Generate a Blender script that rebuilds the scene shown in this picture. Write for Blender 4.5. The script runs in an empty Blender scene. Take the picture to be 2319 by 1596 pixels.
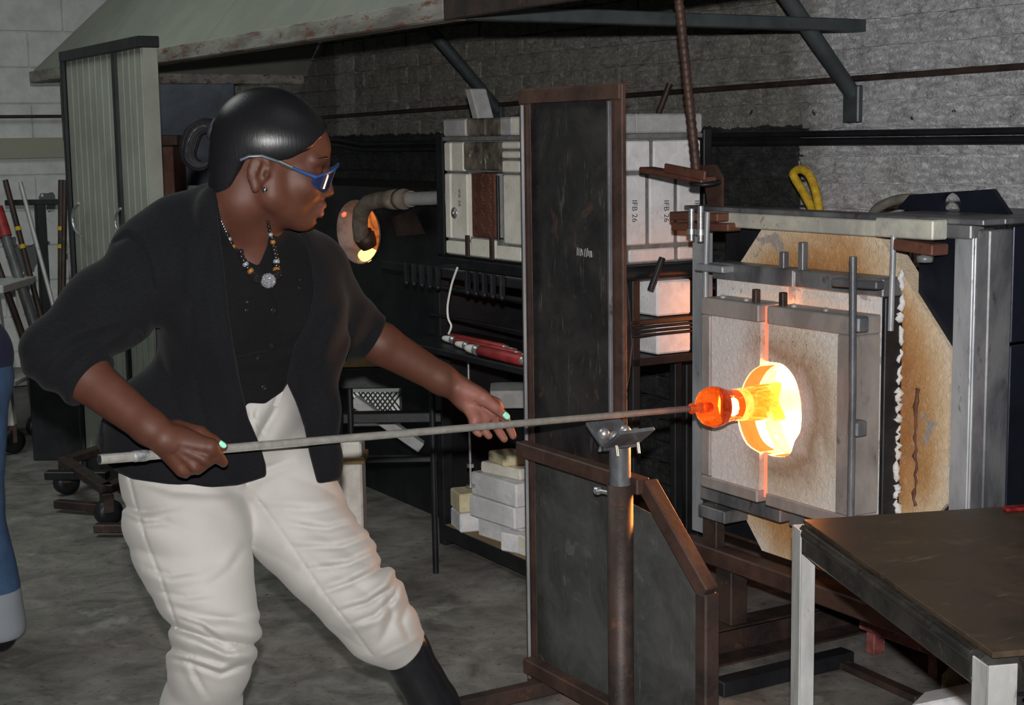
import bpy, bmesh, math, random
import numpy as np
from mathutils import Vector, Matrix
random.seed(7)
scene = bpy.context.scene
COL = scene.collection

# ---------------------------------------------------------------- camera
IW, IH = 2319., 1596.
FPX = 3500.; CX, CY = 1159.5, 798.; HC = 1.36
PITCH = math.radians(7.9); ROLL = math.radians(.85)
A = math.radians(-59.3)                       # heading of the back wall in the room
_cp, _sp = math.cos(PITCH), math.sin(PITCH)
_f = np.array([0, _cp, -_sp]); _d = np.array([0, -_sp, -_cp]); _r = np.array([1., 0, 0])
_r2 = math.cos(ROLL) * _r + math.sin(ROLL) * _d
_d2 = -math.sin(ROLL) * _r + math.cos(ROLL) * _d
camd = bpy.data.cameras.new('camera'); cam = bpy.data.objects.new('camera', camd); COL.objects.link(cam)
camd.sensor_width = 36.0; camd.lens = 36.0 * FPX / IW; camd.clip_start = .05; camd.clip_end = 60
M4 = Matrix.Identity(4)
for i in range(3):
    M4[i][0] = _r2[i]; M4[i][1] = -_d2[i]; M4[i][2] = -_f[i]
M4[2][3] = HC
cam.matrix_world = M4
scene.camera = cam

# ---------------------------------------------------------------- light
scene.view_settings.view_transform = 'Standard'
scene.view_settings.look = 'None'
scene.view_settings.exposure = 0.0
scene.view_settings.gamma = 1.0
scene.view_settings.use_curve_mapping = False
world = bpy.data.worlds.new('world'); scene.world = world
world.use_nodes = True
bg = world.node_tree.nodes['Background']
bg.inputs['Color'].default_value = (.80, .95, 1.0, 1); bg.inputs['Strength'].default_value = .018

def lamp(name, kind, loc, energy, color, target=None, **kw):
    l = bpy.data.lights.new(name, kind); l.energy = energy; l.color = color
    for k, v in kw.items(): setattr(l, k, v)
    o = bpy.data.objects.new(name, l); COL.objects.link(o); o.location = loc
    if target is not None:
        o.rotation_euler = (Vector(target) - Vector(loc)).to_track_quat('-Z', 'Y').to_euler()
    return o
# the camera's own flash, a hand above the lens
lamp('camera_flash', 'SPOT', (0.0, -.02, HC + .115), 450, (1.0, .985, .965), (0.0, 3.4, 0.95),
     spot_size=math.radians(64), spot_blend=.7, shadow_soft_size=.018)
# fluorescent tubes of the hall, high overhead
lamp('hall_lamp_a', 'AREA', (-2.6, 4.6, 3.6), 46, (.90, 1.0, .93), (-2.6, 4.7, 0), shape='RECTANGLE', size=1.6, size_y=2.4)
lamp('hall_lamp_b', 'AREA', (1.2, 1.2, 3.6), 10, (.92, 1.0, .95), (1.2, 1.3, 0), shape='RECTANGLE', size=1.6, size_y=2.4)

# ---------------------------------------------------------------- geometry from measurements
U = np.array([math.cos(A), math.sin(A), 0]); N = np.array([-math.sin(A), math.cos(A), 0]); CAM = np.array([0, 0, HC])
def ray(x, y): return _f + _r2 * (x - CX) / FPX + _d2 * (y - CY) / FPX
def at(x, y, Y):
    v = ray(x, y); return CAM + v * (Y / v[1])
def onz(x, y, z):
    v = ray(x, y); return CAM + v * ((z - HC) / v[2])
def rm(p): return np.array([p @ U, p @ N, p[2]])
def W(u, n, z): return U * u + N * n + np.array([0, 0, z])
def fr(x, y, n):                              # room point on the plane n
    v = ray(x, y); return rm(CAM + v * (n / (v @ N)))
def si(x, y, u):                              # room point on the plane u
    v = ray(x, y); return rm(CAM + v * (u / (v @ U)))
def ry(x, y, Y): return rm(at(x, y, Y))
def rz(x, y, z): return rm(onz(x, y, z))
def V3(*a): return np.array(a, float)
def nrm(v):
    v = np.asarray(v, float); return v / (np.linalg.norm(v) + 1e-12)

class MB:
    """collects vertices and faces of one mesh"""
    def __init__(s): s.v = []; s.f = []; s.smooth = []
    def add(s, vs, fs, smooth=False):
        k = len(s.v); s.v += [tuple(float(c) for c in p) for p in vs]
        s.f += [tuple(k + i for i in f) for f in fs]; s.smooth += [smooth] * len(fs)
        return s
    def frame_box(s, c, ax, ay, az, b=.003):
        """box about centre c with half-axis vectors, chamfered by b"""
        c = np.asarray(c, float); H = [np.asarray(a, float) for a in (ax, ay, az)]
        L = [np.linalg.norm(h) for h in H]; b = min(b, min(L) * .6)
        D = [h / l for h, l in zip(H, L)]
        vs = []; idx = {}
        for k in range(3):
            for sx in (-1, 1):
                for sy in (-1, 1):
                    for sz in (-1, 1):
                        sg = (sx, sy, sz)
                        p = c.copy()
                        for j in range(3): p = p + D[j] * sg[j] * (L[j] - (0 if j == k else b))
                        idx[(k, sg)] = len(vs); vs.append(p)
        fs = []
        for k in range(3):
            i, j = (k + 1) % 3, (k + 2) % 3
            for sg in (-1, 1):
                q = []
                for a, bb in ((-1, -1), (1, -1), (1, 1), (-1, 1)):
                    t = [0, 0, 0]; t[k] = sg; t[i] = a; t[j] = bb; q.append(idx[(k, tuple(t))])
                fs.append(q if sg > 0 else q[::-1])
        for k in range(3):                     # edge chamfers along axis k
            i, j = (k + 1) % 3, (k + 2) % 3
            for a in (-1, 1):
                for bb in (-1, 1):
                    t0 = [0, 0, 0]; t1 = [0, 0, 0]; t0[k] = -1; t1[k] = 1
                    for t in (t0, t1): t[i] = a; t[j] = bb
                    q = [idx[(i, tuple(t0))], idx[(i, tuple(t1))], idx[(j, tuple(t1))], idx[(j, tuple(t0))]]
                    fs.append(q if a * bb < 0 else q[::-1])
        for sx in (-1, 1):
            for sy in (-1, 1):
                for sz in (-1, 1):
                    t = (sx, sy, sz); q = [idx[(0, t)], idx[(1, t)], idx[(2, t)]]
                    fs.append(q if sx * sy * sz > 0 else q[::-1])
        return s.add(vs, fs)
    def box(s, u0, u1, n0, n1, z0, z1, b=.003):
        return s.frame_box(((u0 + u1) / 2, (n0 + n1) / 2, (z0 + z1) / 2), (abs(u1 - u0) / 2, 0, 0), (0, abs(n1 - n0) / 2, 0), (0, 0, abs(z1 - z0) / 2), b)
    def beam(s, p0, p1, w, h, up=(0, 0, 1), b=.003):
        p0 = np.asarray(p0, float); p1 = np.asarray(p1, float); d = p1 - p0; dn = nrm(d)
        sd = np.cross(dn, up)
        if np.linalg.norm(sd) < 1e-4: sd = np.cross(dn, (0, 1, 0))
        sd = nrm(sd); uu = np.cross(sd, dn)
        return s.frame_box((p0 + p1) / 2, d / 2, sd * w / 2, uu * h / 2, b)
    def angle(s, p0, p1, w, t=.005, da=(0, 0, -1), db=(0, 1, 0)):
        """L profile: two flanges from the line p0-p1 in directions da, db"""
        p0 = np.asarray(p0, float); p1 = np.asarray(p1, float); da = np.asarray(da, float); db = np.asarray(db, float)
        d = (p1 - p0) / 2; c = (p0 + p1) / 2
        s.frame_box(c + da * w / 2, d, da * w / 2, db * t / 2, .001)
        s.frame_box(c + db * w / 2, d, db * w / 2, da * t / 2, .001)
        return s
    def tube(s, pts, r, seg=12, cap=True):
        pts = [np.asarray(p, float) for p in pts]; n = len(pts)
        rr = r if hasattr(r, '__len__') else [r] * n
        t0 = nrm(pts[1] - pts[0]); up = np.array([0, 0, 1.]) if abs(t0[2]) < .9 else np.array([1., 0, 0])
        sd = nrm(np.cross(t0, up)); vs = []; fs = []
        for i in range(n):
            t = nrm((pts[min(i + 1, n - 1)] - pts[i]) * 1.0 + (pts[i] - pts[max(i - 1, 0)]))
            sd = nrm(sd - t * (sd @ t)); bn = np.cross(t, sd)
            for k in range(seg):
                a = 2 * math.pi * k / seg; vs.append(pts[i] + rr[i] * (math.cos(a) * sd + math.sin(a) * bn))
        for i in range(n - 1):
            for k in range(seg):
                fs.append((i * seg + k, i * seg + (k + 1) % seg, (i + 1) * seg + (k + 1) % seg, (i + 1) * seg + k))
        s.add(vs, fs, True)
        if cap: s.add([vs[k] for k in range(seg)], [tuple(range(seg))[::-1]]); s.add([vs[(n - 1) * seg + k] for k in range(seg)], [tuple(range(seg))])
        return s
    def lathe(s, c, axis, prof, seg=24, cap=True):
        """profile (distance along axis, radius) about centre c"""
        c = np.asarray(c, float); ax = nrm(axis)
        return s.tube_prof(c, ax, prof, seg, cap)
    def tube_prof(s, c, ax, prof, seg, cap):
        up = np.array([0, 0, 1.]) if abs(ax[2]) < .9 else np.array([1., 0, 0]); sd = nrm(np.cross(ax, up)); bn = np.cross(ax, sd)
        vs = []; fs = []; n = len(prof)
        for (t, r) in prof:
            for k in range(seg):
                a = 2 * math.pi * k / seg; vs.append(c + ax * t + r * (math.cos(a) * sd + math.sin(a) * bn))
        for i in range(n - 1):
            for k in range(seg):
                fs.append((i * seg + k, i * seg + (k + 1) % seg, (i + 1) * seg + (k + 1) % seg, (i + 1) * seg + k))
        s.add(vs, fs, True)
        if cap: s.add(vs[:seg], [tuple(range(seg))[::-1]]); s.add(vs[-seg:], [tuple(range(seg))])
        return s
    def prism(s, poly, off):
        """flat polygon (3-d points) pushed along off"""
        poly = [np.asarray(p, float) for p in poly]; off = np.asarray(off, float); n = len(poly)
        vs = poly + [p + off for p in poly]
        fs = [tuple(range(n)), tuple(range(2 * n - 1, n - 1, -1))] + [(i, i + n, (i + 1) % n + n, (i + 1) % n) for i in range(n)]
        return s.add(vs, fs)
    def sphere(s, c, r, seg=12, rings=8, sc=(1, 1, 1)):
        vs = []; fs = []
        for i in range(rings + 1):
            th = math.pi * i / rings
            for k in range(seg):
                ph = 2 * math.pi * k / seg
                vs.append((c[0] + r * sc[0] * math.sin(th) * math.cos(ph), c[1] + r * sc[1] * math.sin(th) * math.sin(ph), c[2] + r * sc[2] * math.cos(th)))
        for i in range(rings):
            for k in range(seg):
                fs.append((i * seg + k, (i + 1) * seg + k, (i + 1) * seg + (k + 1) % seg, i * seg + (k + 1) % seg))
        return s.add(vs, fs, True)
    def mesh(s, name, off=(0, 0, 0)):
        me = bpy.data.meshes.new(name)
        o = np.asarray(off, float)
        me.from_pydata([tuple(np.asarray(p) - o) for p in s.v], [], s.f)
        me.polygons.foreach_set('use_smooth', s.smooth)
        me.validate(); 
        bm = bmesh.new(); bm.from_mesh(me); bmesh.ops.recalc_face_normals(bm, faces=bm.faces); bm.to_mesh(me); bm.free()
        me.update(); return me

def tag(o, label=None, cat=None, group=None, kind=None):
    if label: o['label'] = label
    if cat: o['category'] = cat
    if group: o['group'] = group
    if kind: o['kind'] = kind
    return o
ROOTPOS = {}
def thing(name, label, cat, u, n, z=0., group=None, kind=None):
    o = bpy.data.objects.new(name, None); COL.objects.link(o); o.empty_display_size = .05
    p = W(u, n, z); o.location = p; o.rotation_euler = (0, 0, A)
    ROOTPOS[o.name] = np.array([u, n, z]); return tag(o, label, cat, group, kind)
def part(name, mb, m, parent, label=None, kind=None):
    """mesh in room coordinates becomes a part of the thing (or of one of its parts)"""
    base = ROOTPOS[parent.name]
    o = bpy.data.objects.new(name, mb.mesh(name, base)); COL.objects.link(o)
    o.data.materials.append(m); o.parent = parent
    ROOTPOS[o.name] = base
    return tag(o, label, None, None, kind)
def single(name, mb, m, label, cat, group=None, kind=None):
    """a thing that is one mesh; its origin goes to the middle of its base"""
    v = np.array(mb.v); b = np.array([(v[:, 0].min() + v[:, 0].max()) / 2, (v[:, 1].min() + v[:, 1].max()) / 2, v[:, 2].min()])
    o = bpy.data.objects.new(name, mb.mesh(name, b)); COL.objects.link(o); o.data.materials.append(m)
    o.location = W(*b); o.rotation_euler = (0, 0, A); ROOTPOS[o.name] = b
    return tag(o, label, cat, group, kind)

# ---------------------------------------------------------------- materials
class NT:
    def __init__(s, name):
        s.m = bpy.data.materials.new(name); s.m.use_nodes = True; s.t = s.m.node_tree
        s.b = s.t.nodes['Principled BSDF']; s.out = s.t.nodes['Material Output']
    def n(s, typ, **kw):
        x = s.t.nodes.new(typ)
        for k, v in kw.items():
            if k.startswith('i_'): x.inputs[k[2:]].default_value = v
            else: setattr(x, k, v)
        return x
    def l(s, a, b): s.t.links.new(a, b)
    def pos(s, room=False, scale=(1, 1, 1), obj=False):
        if obj: o = s.n('ShaderNodeTexCoord').outputs['Object']
        else: o = s.n('ShaderNodeNewGeometry').outputs['Position']
        mp = s.n('ShaderNodeMapping'); mp.vector_type = 'POINT'
        s.l(o, mp.inputs['Vector'])
        if room and not obj: mp.inputs['Rotation'].default_value = (0, 0, -A)
        if scale != (1, 1, 1):
            m2 = s.n('ShaderNodeMapping'); m2.inputs['Scale'].default_value = scale; s.l(mp.outputs[0], m2.inputs['Vector']); return m2.outputs[0]
        return mp.outputs[0]
    def noise(s, vec, scale, detail=4, rough=.6, dist=0.):
        x = s.n('ShaderNodeTexNoise'); s.l(vec, x.inputs['Vector'])
        x.inputs['Scale'].default_value = scale; x.inputs['Detail'].default_value = detail; x.inputs['Roughness'].default_value = rough; x.inputs['Distortion'].default_value = dist
        return x.outputs['Fac']
    def ramp(s, fac, stops):
        x = s.n('ShaderNodeValToRGB'); s.l(fac, x.inputs['Fac']); cr = x.color_ramp
        while len(cr.elements) < len(stops): cr.elements.new(.5)
        for e, (p, c) in zip(cr.elements, stops): e.position = p; e.color = tuple(c) + (1,) if len(c) == 3 else c
        return x.outputs['Color']
    def rampv(s, fac, p0, p1, v0=0., v1=1.):
        x = s.n('ShaderNodeMapRange'); s.l(fac, x.inputs['Value'])
        x.inputs['From Min'].default_value = p0; x.inputs['From Max'].default_value = p1; x.inputs['To Min'].default_value = v0; x.inputs['To Max'].default_value = v1
        return x.outputs['Result']
    def mix(s, fac, a, b):
        x = s.n('ShaderNodeMix', data_type='RGBA')
        for sock, val in ((x.inputs[0], fac), (x.inputs[6], a), (x.inputs[7], b)):
            if hasattr(val, 'is_linked'): s.l(val, sock)
            elif isinstance(val, (int, float)): sock.default_value = val
            else: sock.default_value = tuple(val) + (1,)
        return x.outputs[2]
    def math(s, op, a, b=None, c=None):
        x = s.n('ShaderNodeMath', operation=op)
        for i, v in enumerate((a, b, c)):
            if v is None: continue
            if hasattr(v, 'is_linked'): s.l(v, x.inputs[i])
            else: x.inputs[i].default_value = v
        return x.outputs[0]
    def bump(s, h, strength=.3, dist=.01, prev=None):
        x = s.n('ShaderNodeBump'); s.l(h, x.inputs['Height']); x.inputs['Strength'].default_value = strength; x.inputs['Distance'].default_value = dist
        if prev is not None: s.l(prev, x.inputs['Normal'])
        s.l(x.outputs[0], s.b.inputs['Normal']); return x.outputs[0]
    def set(s, col=None, rough=None, metal=None, spec=None):
        for key, v in (('Base Color', col), ('Roughness', rough), ('Metallic', metal), ('Specular IOR Level', spec)):
            if v is None: continue
            if hasattr(v, 'is_linked'): s.l(v, s.b.inputs[key])
            elif key == 'Base Color': s.b.inputs[key].default_value = tuple(v) + (1,)
            else: s.b.inputs[key].default_value = v
        return s

def mottled(name, c1, c2, scale=12, rough=.6, metal=0., bump=.15, bscale=60, c3=None, stretch=(1, 1, 1), lo=.38, hi=.62, spec=.5, p3=(.6, .72)):
    t = NT(name); p = t.pos(room=True, scale=stretch)
    f = t.noise(p, scale, 5, .65, .3)
    col = t.ramp(f, [(lo, c1), (hi, c2)])
    if c3 is not None:
        f2 = t.noise(p, scale * 2.7, 6, .7, .2); col = t.mix(t.rampv(f2, p3[0], p3[1]), col, c3)
    t.set(col, rough, metal, spec)
    if bump: t.bump(t.noise(p, bscale, 3, .6), bump, .004)
    return t.m
def plain(name, col, rough=.5, metal=0., spec=.5, emit=None, es=0.):
    t = NT(name); t.set(col, rough, metal, spec)
    if emit: t.b.inputs['Emission Color'].default_value = tuple(emit) + (1,); t.b.inputs['Emission Strength'].default_value = es
    return t.m

# ---- palette
def wall_material(name, brick=True):
    t = NT(name); p = t.pos(room=True); sx = t.n('ShaderNodeSeparateXYZ'); t.l(p, sx.inputs[0]); u, z = sx.outputs[0], sx.outputs[2]
    nz = t.noise(p, 3.0, 5, .65); n2 = t.noise(p, 14, 5, .7); n3 = t.noise(p, 45, 4, .7)
    wob = t.math('MULTIPLY_ADD', nz, .30, -.15); wob2 = t.math('MULTIPLY_ADD', n2, .10, -.05)
    white = t.ramp(n2, [(.3, (.42, .41, .42)), (.5, (.68, .68, .70)), (.7, (.78, .78, .80))])
    soot = t.ramp(n2, [(.3, (.21, .20, .175)), (.55, (.35, .335, .30)), (.75, (.45, .435, .40))])
    uu = t.math('ADD', u, wob)
    col = t.mix(t.rampv(uu, -3.82, -3.60), soot, white)
    # light stripe and darker stripe of old paint further along the wall
    def band(lo, hi): return t.math('MULTIPLY', t.math('GREATER_THAN', u, lo), t.math('LESS_THAN', u, hi))
    col = t.mix(t.math('MULTIPLY', band(-7.25, -7.03), .8), col, t.ramp(n2, [(.3, (.38, .37, .35)), (.7, (.52, .51, .48))]))
    col = t.mix(t.math('MULTIPLY', band(-8.0, -7.25), .55), col, (.14, .135, .12))
    # black paint on the lower wall, ending in a cut edge
    edge = t.math('MULTIPLY', t.math('LESS_THAN', t.math('ADD', z, t.math('MULTIPLY', wob2, .5)), 1.385), t.math('LESS_THAN', t.math('ADD', u, wob2), -3.745))
    col = t.mix(edge, col, t.ramp(n2, [(.35, (.028, .031, .031)), (.7, (.072, .076, .077))]))
    # bare chips near the black band
    chips = t.math('MULTIPLY', t.math('GREATER_THAN', t.noise(p, 22, 4, .7), .655), t.math('MULTIPLY', t.math('GREATER_THAN', z, 1.38), t.math('LESS_THAN', z, 1.44)))
    col = t.mix(chips, col, (.05, .05, .065))
    col = t.mix(t.math('MULTIPLY', t.rampv(n3, .60, .75), .45), col, (.10, .09, .085))
    t.set(col, .62, 0., .35)
    b = t.bump(t.noise(t.pos(room=True, scale=(1, 1, 2.4)), 26, 6, .7, .6), .95, .026)
    t.bump(n3, .35, .004, b)
    return t.m
M = {}
M['wall'] = wall_material('painted_brick')
def left_wall_material():
    t = NT('painted_block'); p = t.pos(room=True); n1 = t.noise(p, 2.2, 5, .65); n2 = t.noise(p, 9, 5, .7)
    col = t.ramp(n2, [(.3, (.55, .57, .56)), (.65, (.72, .74, .72))])
    sx = t.n('ShaderNodeSeparateXYZ'); t.l(p, sx.inputs[0])
    low = t.math('LESS_THAN', t.math('MULTIPLY_ADD', n2, .3, sx.outputs[2]), 1.28)
    dark = t.math('MULTIPLY', t.math('GREATER_THAN', t.noise(p, 4.5, 3, .5), .585), low)
    col = t.mix(dark, col, (.13, .135, .145))
    t.set(col, .7, 0., .3); t.bump(n2, .4, .006); return t.m
M['block'] = left_wall_material()
def floor_material():
    t = NT('worn_concrete'); p = t.pos(); n1 = t.noise(p, 1.3, 6, .65, .4); n2 = t.noise(p, 7, 6, .7, .5); n3 = t.noise(p, 38, 5, .75)
    col = t.ramp(n2, [(.32, (.088, .082, .074)), (.5, (.178, .168, .152)), (.68, (.262, .25, .228))])
    col = t.mix(t.rampv(n1, .42, .6), col, t.ramp(n2, [(.35, (.12, .112, .105)), (.65, (.24, .215, .20))]))
    col = t.mix(t.rampv(n3, .58, .68), col, (.045, .043, .040))
    col = t.mix(t.math('MULTIPLY', t.rampv(t.noise(p, 3.1, 5, .7), .60, .70), .6), col, (.42, .42, .41))
    t.set(col, t.rampv(n2, .3, .7, .42, .7), 0., .4); t.bump(n3, .25, .003); return t.m
M['floor'] = floor_material()
M['rust'] = mottled('rusty_steel', (.050, .027, .022), (.105, .055, .042), 9, .55, .35, .2, 90, (.035, .026, .024))
M['rust_red'] = mottled('red_rust', (.095, .034, .022), (.15, .060, .038), 14, .62, .15, .2, 90, (.05, .028, .022))
M['rust_dark'] = mottled('dark_rusty_steel', (.022, .016, .015), (.060, .035, .028), 8, .55, .2, .2, 80, (.13, .055, .03))
M['black'] = mottled('black_steel', (.012, .013, .016), (.024, .025, .029), 7, .45, .35, .1, 70)
M['blue_black'] = mottled('blued_sheet_steel', (.011, .014, .024), (.022, .027, .042), 4, .32, .55, .06, 60)
M['steel'] = mottled('bare_mill_steel', (.26, .275, .30), (.44, .45, .47), 10, .4, .3, .12, 80, (.06, .06, .065), (1, 1, .35))
M['steel_dark'] = mottled('heat_blued_steel', (.085, .088, .10), (.21, .21, .22), 9, .42, .3, .15, 80, (.05, .028, .022), (1, 1, .4))
M['steel_bright'] = mottled('scratched_bright_steel', (.42, .42, .41), (.58, .58, .57), 16, .4, .3, .12, 90, (.15, .14, .12), (1, 1, .3))
M['galv'] = mottled('galvanised_bolt', (.42, .43, .45), (.62, .63, .64), 40, .35, .8, .05)
M['bar_paint'] = mottled('heat_bleached_bar', (.40, .40, .37), (.62, .60, .50), 11, .6, .2, .2, 60, (.22, .17, .12))
def scratched_plate(name, base, light, spots, sc=(1, 1, .16)):
    t = NT(name); p = t.pos(room=True); ps = t.pos(room=True, scale=sc); n1 = t.noise(p, 5, 6, .7, .6); n2 = t.noise(ps, 60, 5, .7, .2); n3 = t.noise(p, 11, 5, .7, .8)
    col = t.ramp(n1, [(.35, base), (.68, light)])
    col = t.mix(t.math('MULTIPLY', t.rampv(n2, .60, .74), .55), col, (.20, .19, .185))
    col = t.mix(t.math('MULTIPLY', t.rampv(n3, .60, .68), .55), col, spots)
    t.set(col, t.rampv(n1, .3, .7, .38, .6), .25, .45); t.bump(n2, .08, .002); return t.m
M['plate_dark'] = scratched_plate('smoked_sheet', (.016, .015, .016), (.045, .040, .040), (.12, .062, .045))
M['plate_grey'] = scratched_plate('scuffed_grey_sheet', (.052, .052, .052), (.115, .115, .11), (.17, .17, .165))
M['table_top'] = scratched_plate('brown_oiled_plate', (.040, .027, .018), (.085, .056, .034), (.13, .085, .045), (1, .12, 1))
def fibre(name, base, rings, scale=5.0, patch=.5, cen=(-2.785, .722)):
    """fibre board, scorched in rings about the furnace mouth"""
    t = NT(name); p = t.pos(room=True); n1 = t.noise(p, scale, 5, .6, .8); n2 = t.noise(p, 70, 5, .7, 1.5); n3 = t.noise(p, scale * 1.6, 4, .6, .6); n4 = t.noise(p, 130, 3, .7)
    sx = t.n('ShaderNodeSeparateXYZ'); t.l(p, sx.inputs[0])
    du = t.math('SUBTRACT', sx.outputs[0], cen[0]); dz = t.math('SUBTRACT', sx.outputs[2], cen[1])
    r = t.math('SQRT', t.math('ADD', t.math('MULTIPLY', du, du), t.math('MULTIPLY', dz, dz)))
    r = t.math('ADD', r, t.math('MULTIPLY_ADD', n1, .22, -.11))
    side = t.rampv(t.math('MULTIPLY_ADD', n3, .2, du), -.02, .12)
    scorch = t.ramp(r, rings)
    col = t.mix(side if patch < 0 else 1.0, base, scorch)
    col = t.mix(t.math('MULTIPLY', t.rampv(n2, .55, .75), .30), col, (.82, .80, .79))
    col = t.mix(t.math('MULTIPLY', t.rampv(n3, .645, .67), .75), col, (.30, .295, .295))
    spk = t.math('MULTIPLY', t.rampv(n4, .62, .70), t.math('MULTIPLY', t.rampv(dz, .06, .14), t.rampv(r, .34, .22)))
    if patch < 0: col = t.mix(t.math('MULTIPLY', spk, side), col, (.12, .085, .05))
    t.set(col, .85, 0., .2); t.bump(n2, .7, .007); return t.m
M['fibre_scorched'] = fibre('scorched_fibre_board', (.7, .6, .5), [(.18, (.40, .22, .10)), (.30, (.33, .16, .06)), (.365, (.50, .28, .12)), (.42, (.66, .50, .33)), (.49, (.76, .70, .63))], 3.4)
M['fibre_door'] = fibre('smoked_fibre_door', (.66, .63, .63), [(.10, (.56, .50, .45)), (.15, (.36, .26, .18)), (.19, (.50, .42, .33)), (.23, (.62, .57, .49)), (.30, (.68, .65, .60))], 5.0, -1)
M['fibre_white'] = fibre('pale_fibre_board', (.70, .68, .69), [(.1, (.62, .56, .52)), (.26, (.68, .63, .56)), (.34, (.72, .70, .69))], 6.0)
M['door_frame'] = mottled('pinkish_scaled_steel', (.24, .215, .205), (.36, .325, .31), 9, .5, .2, .15, 80, (.12, .10, .095), (1, 1, .5))
M['firebrick'] = mottled('white_firebrick', (.66, .65, .66), (.80, .79, .80), 16, .9, 0, .35, 120, (.52, .50, .48), spec=.2)
M['firebrick_cream'] = mottled('cream_firebrick', (.70, .66, .57), (.80, .77, .69), 14, .9, 0, .35, 120, (.50, .44, .36), spec=.2)
M['firebrick_yellow'] = mottled('yellow_firebrick', (.66, .56, .34), (.76, .68, .47), 14, .9, 0, .35, 120, (.50, .40, .26), spec=.2)
M['firebrick_soot'] = mottled('sooty_firebrick', (.045, .038, .032), (.26, .22, .17), 9, .9, 0, .35, 110, (.60, .56, .48), (1, 1, .7), spec=.2)
M['firebrick_grey'] = mottled('grey_coping_brick', (.34, .34, .34), (.46, .46, .47), 12, .9, 0, .35, 110, (.28, .27, .26), spec=.2)
M['mortar'] = mottled('grey_mortar', (.13, .13, .13), (.20, .20, .20), 30, .9, 0, .4, 140)
M['hood_paint'] = mottled('pale_green_sheet', (.205, .215, .18), (.25, .26, .222), 3, .6, .1, .05, 40)
M['rim'] = mottled('peeling_rim', (.17, .15, .135), (.33, .32, .29), 8, .6, .2, .25, 70, (.17, .07, .042), (.5, 1, 2), p3=(.53, .63))
M['corrugated'] = mottled('dull_corrugated_sheet', (.30, .31, .27), (.37, .385, .335), 5, .5, .3, .05, 60)
M['teal_pipe'] = mottled('grey_green_pipe', (.045, .055, .058), (.075, .088, .092), 9, .5, .3, .1, 60)
M['dark_void'] = plain('soot_black', (.006, .006, .006), .9)
M['wood'] = mottled('stained_board', (.20, .13, .055), (.34, .24, .11), 10, .7, 0, .2, 70, (.10, .07, .04), (.3, 1, 1))
M['beige'] = plain('beige_trim_paint', (.34, .34, .27), .6)

# ---------------------------------------------------------------- the room
NW = 3.3; UL = -8.9
def struct(name, mb, m, label=None, root=(0, 0, 0)):
    o = bpy.data.objects.new(name, mb.mesh(name, root)); COL.objects.link(o); o.data.materials.append(m)
    o.location = W(*root); o.rotation_euler = (0, 0, A); ROOTPOS[o.name] = np.array(root, float); o['kind'] = 'structure'
    if label: o['label'] = label
    return o
fl = MB(); fl.box(-11, 2.5, -4.5, NW + .3, -.1, 0, .001)
struct('floor', fl, M['floor'], 'worn grey concrete workshop floor')
wb = MB(); wb.box(-9.2, 2.5, NW + .012, NW + .25, 0, 3.2, .001)
wall = struct('wall_back', wb, M['wall'], 'rough painted brick wall behind the furnaces')
# bricks of the back wall
rng = random.Random(3)
def brick_mesh(k, L=.222, Hh=.072, D=.022):
    r = random.Random(k); mb = MB(); nx, nz = 6, 4; vs = []; fs = []
    for j in range(nz + 1):
        for i in range(nx + 1):
            e = (i in (0, nx)) or (j in (0, nz))
            x = -L / 2 + L * i / nx + (0 if i in (0, nx) else r.uniform(-.004, .004)); z = -Hh / 2 + Hh * j / nz + r.uniform(-.002, .002)
            vs.append((x, (.003 if e else 0) + r.uniform(-.0045, .0035), z))
    for j in range(nz):
        for i in range(nx):
            a = j * (nx + 1) + i; fs.append((a, a + 1, a + nx + 2, a + nx + 1))
    mb.add(vs, fs, True)
    rim = [i for i in range(nx + 1)] + [(j * (nx + 1) + nx) for j in range(1, nz + 1)] + [nz * (nx + 1) + i for i in range(nx - 1, -1, -1)] + [j * (nx + 1) for j in range(nz - 1, 0, -1)]
    pts = [np.array(vs[i]) for i in rim]; m_ = len(pts)
    mb.add(pts + [p * np.array([1.0, 0, 1.0]) + np.array([0, D, 0]) for p in pts], [(i, i + m_, (i + 1) % m_ + m_, (i + 1) % m_) for i in range(m_)])
    me = mb.mesh('brick'); me.materials.append(M['wall']); return me
BV = [brick_mesh(k) for k in range(8)]
slots = []
row = 0; z = .06
while z < 2.5:
    u = -8.86 + (row % 2) * .114
    while u < -1.6:
        slots.append((u, z)); u += .2285
    z += .0795; row += 1
def seen(u, z):                                  # how large the brick shows, with what stands before it
    if z < .86 or z > 2.05: return 0
    if u > -3.35 and z < 1.12: return 0
    if -4.45 < u < -3.3 and z < .95: return 0
    if u < -3.6 and z > 1.9: return 0
    return 1. / (u * u + NW * NW)
slots.sort(key=lambda s: -seen(*s))
for k, (u, z) in enumerate(slots[:300]):
    o = bpy.data.objects.new('brick', BV[k % 8]); COL.objects.link(o); o.parent = wall
    o.location = (u + rng.uniform(-.003, .003), NW - .008 + rng.uniform(-.003, .003), z + rng.uniform(-.002, .002))
    o.rotation_euler = (0, rng.uniform(-.006, .006) + (math.pi if k % 3 == 0 else 0), 0)
rest = MB()
for k, (u, z) in enumerate(slots[300:]):
    me = BV[k % 8]; vs = [(v.co.x + u, v.co.y + NW - .008, v.co.z + z) for v in me.vertices]
    rest.add(vs, [tuple(p.vertices) for p in me.polygons], True)
part('brickwork', rest, M['wall'], wall, 'remaining bricks of the painted wall', 'stuff')
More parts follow.
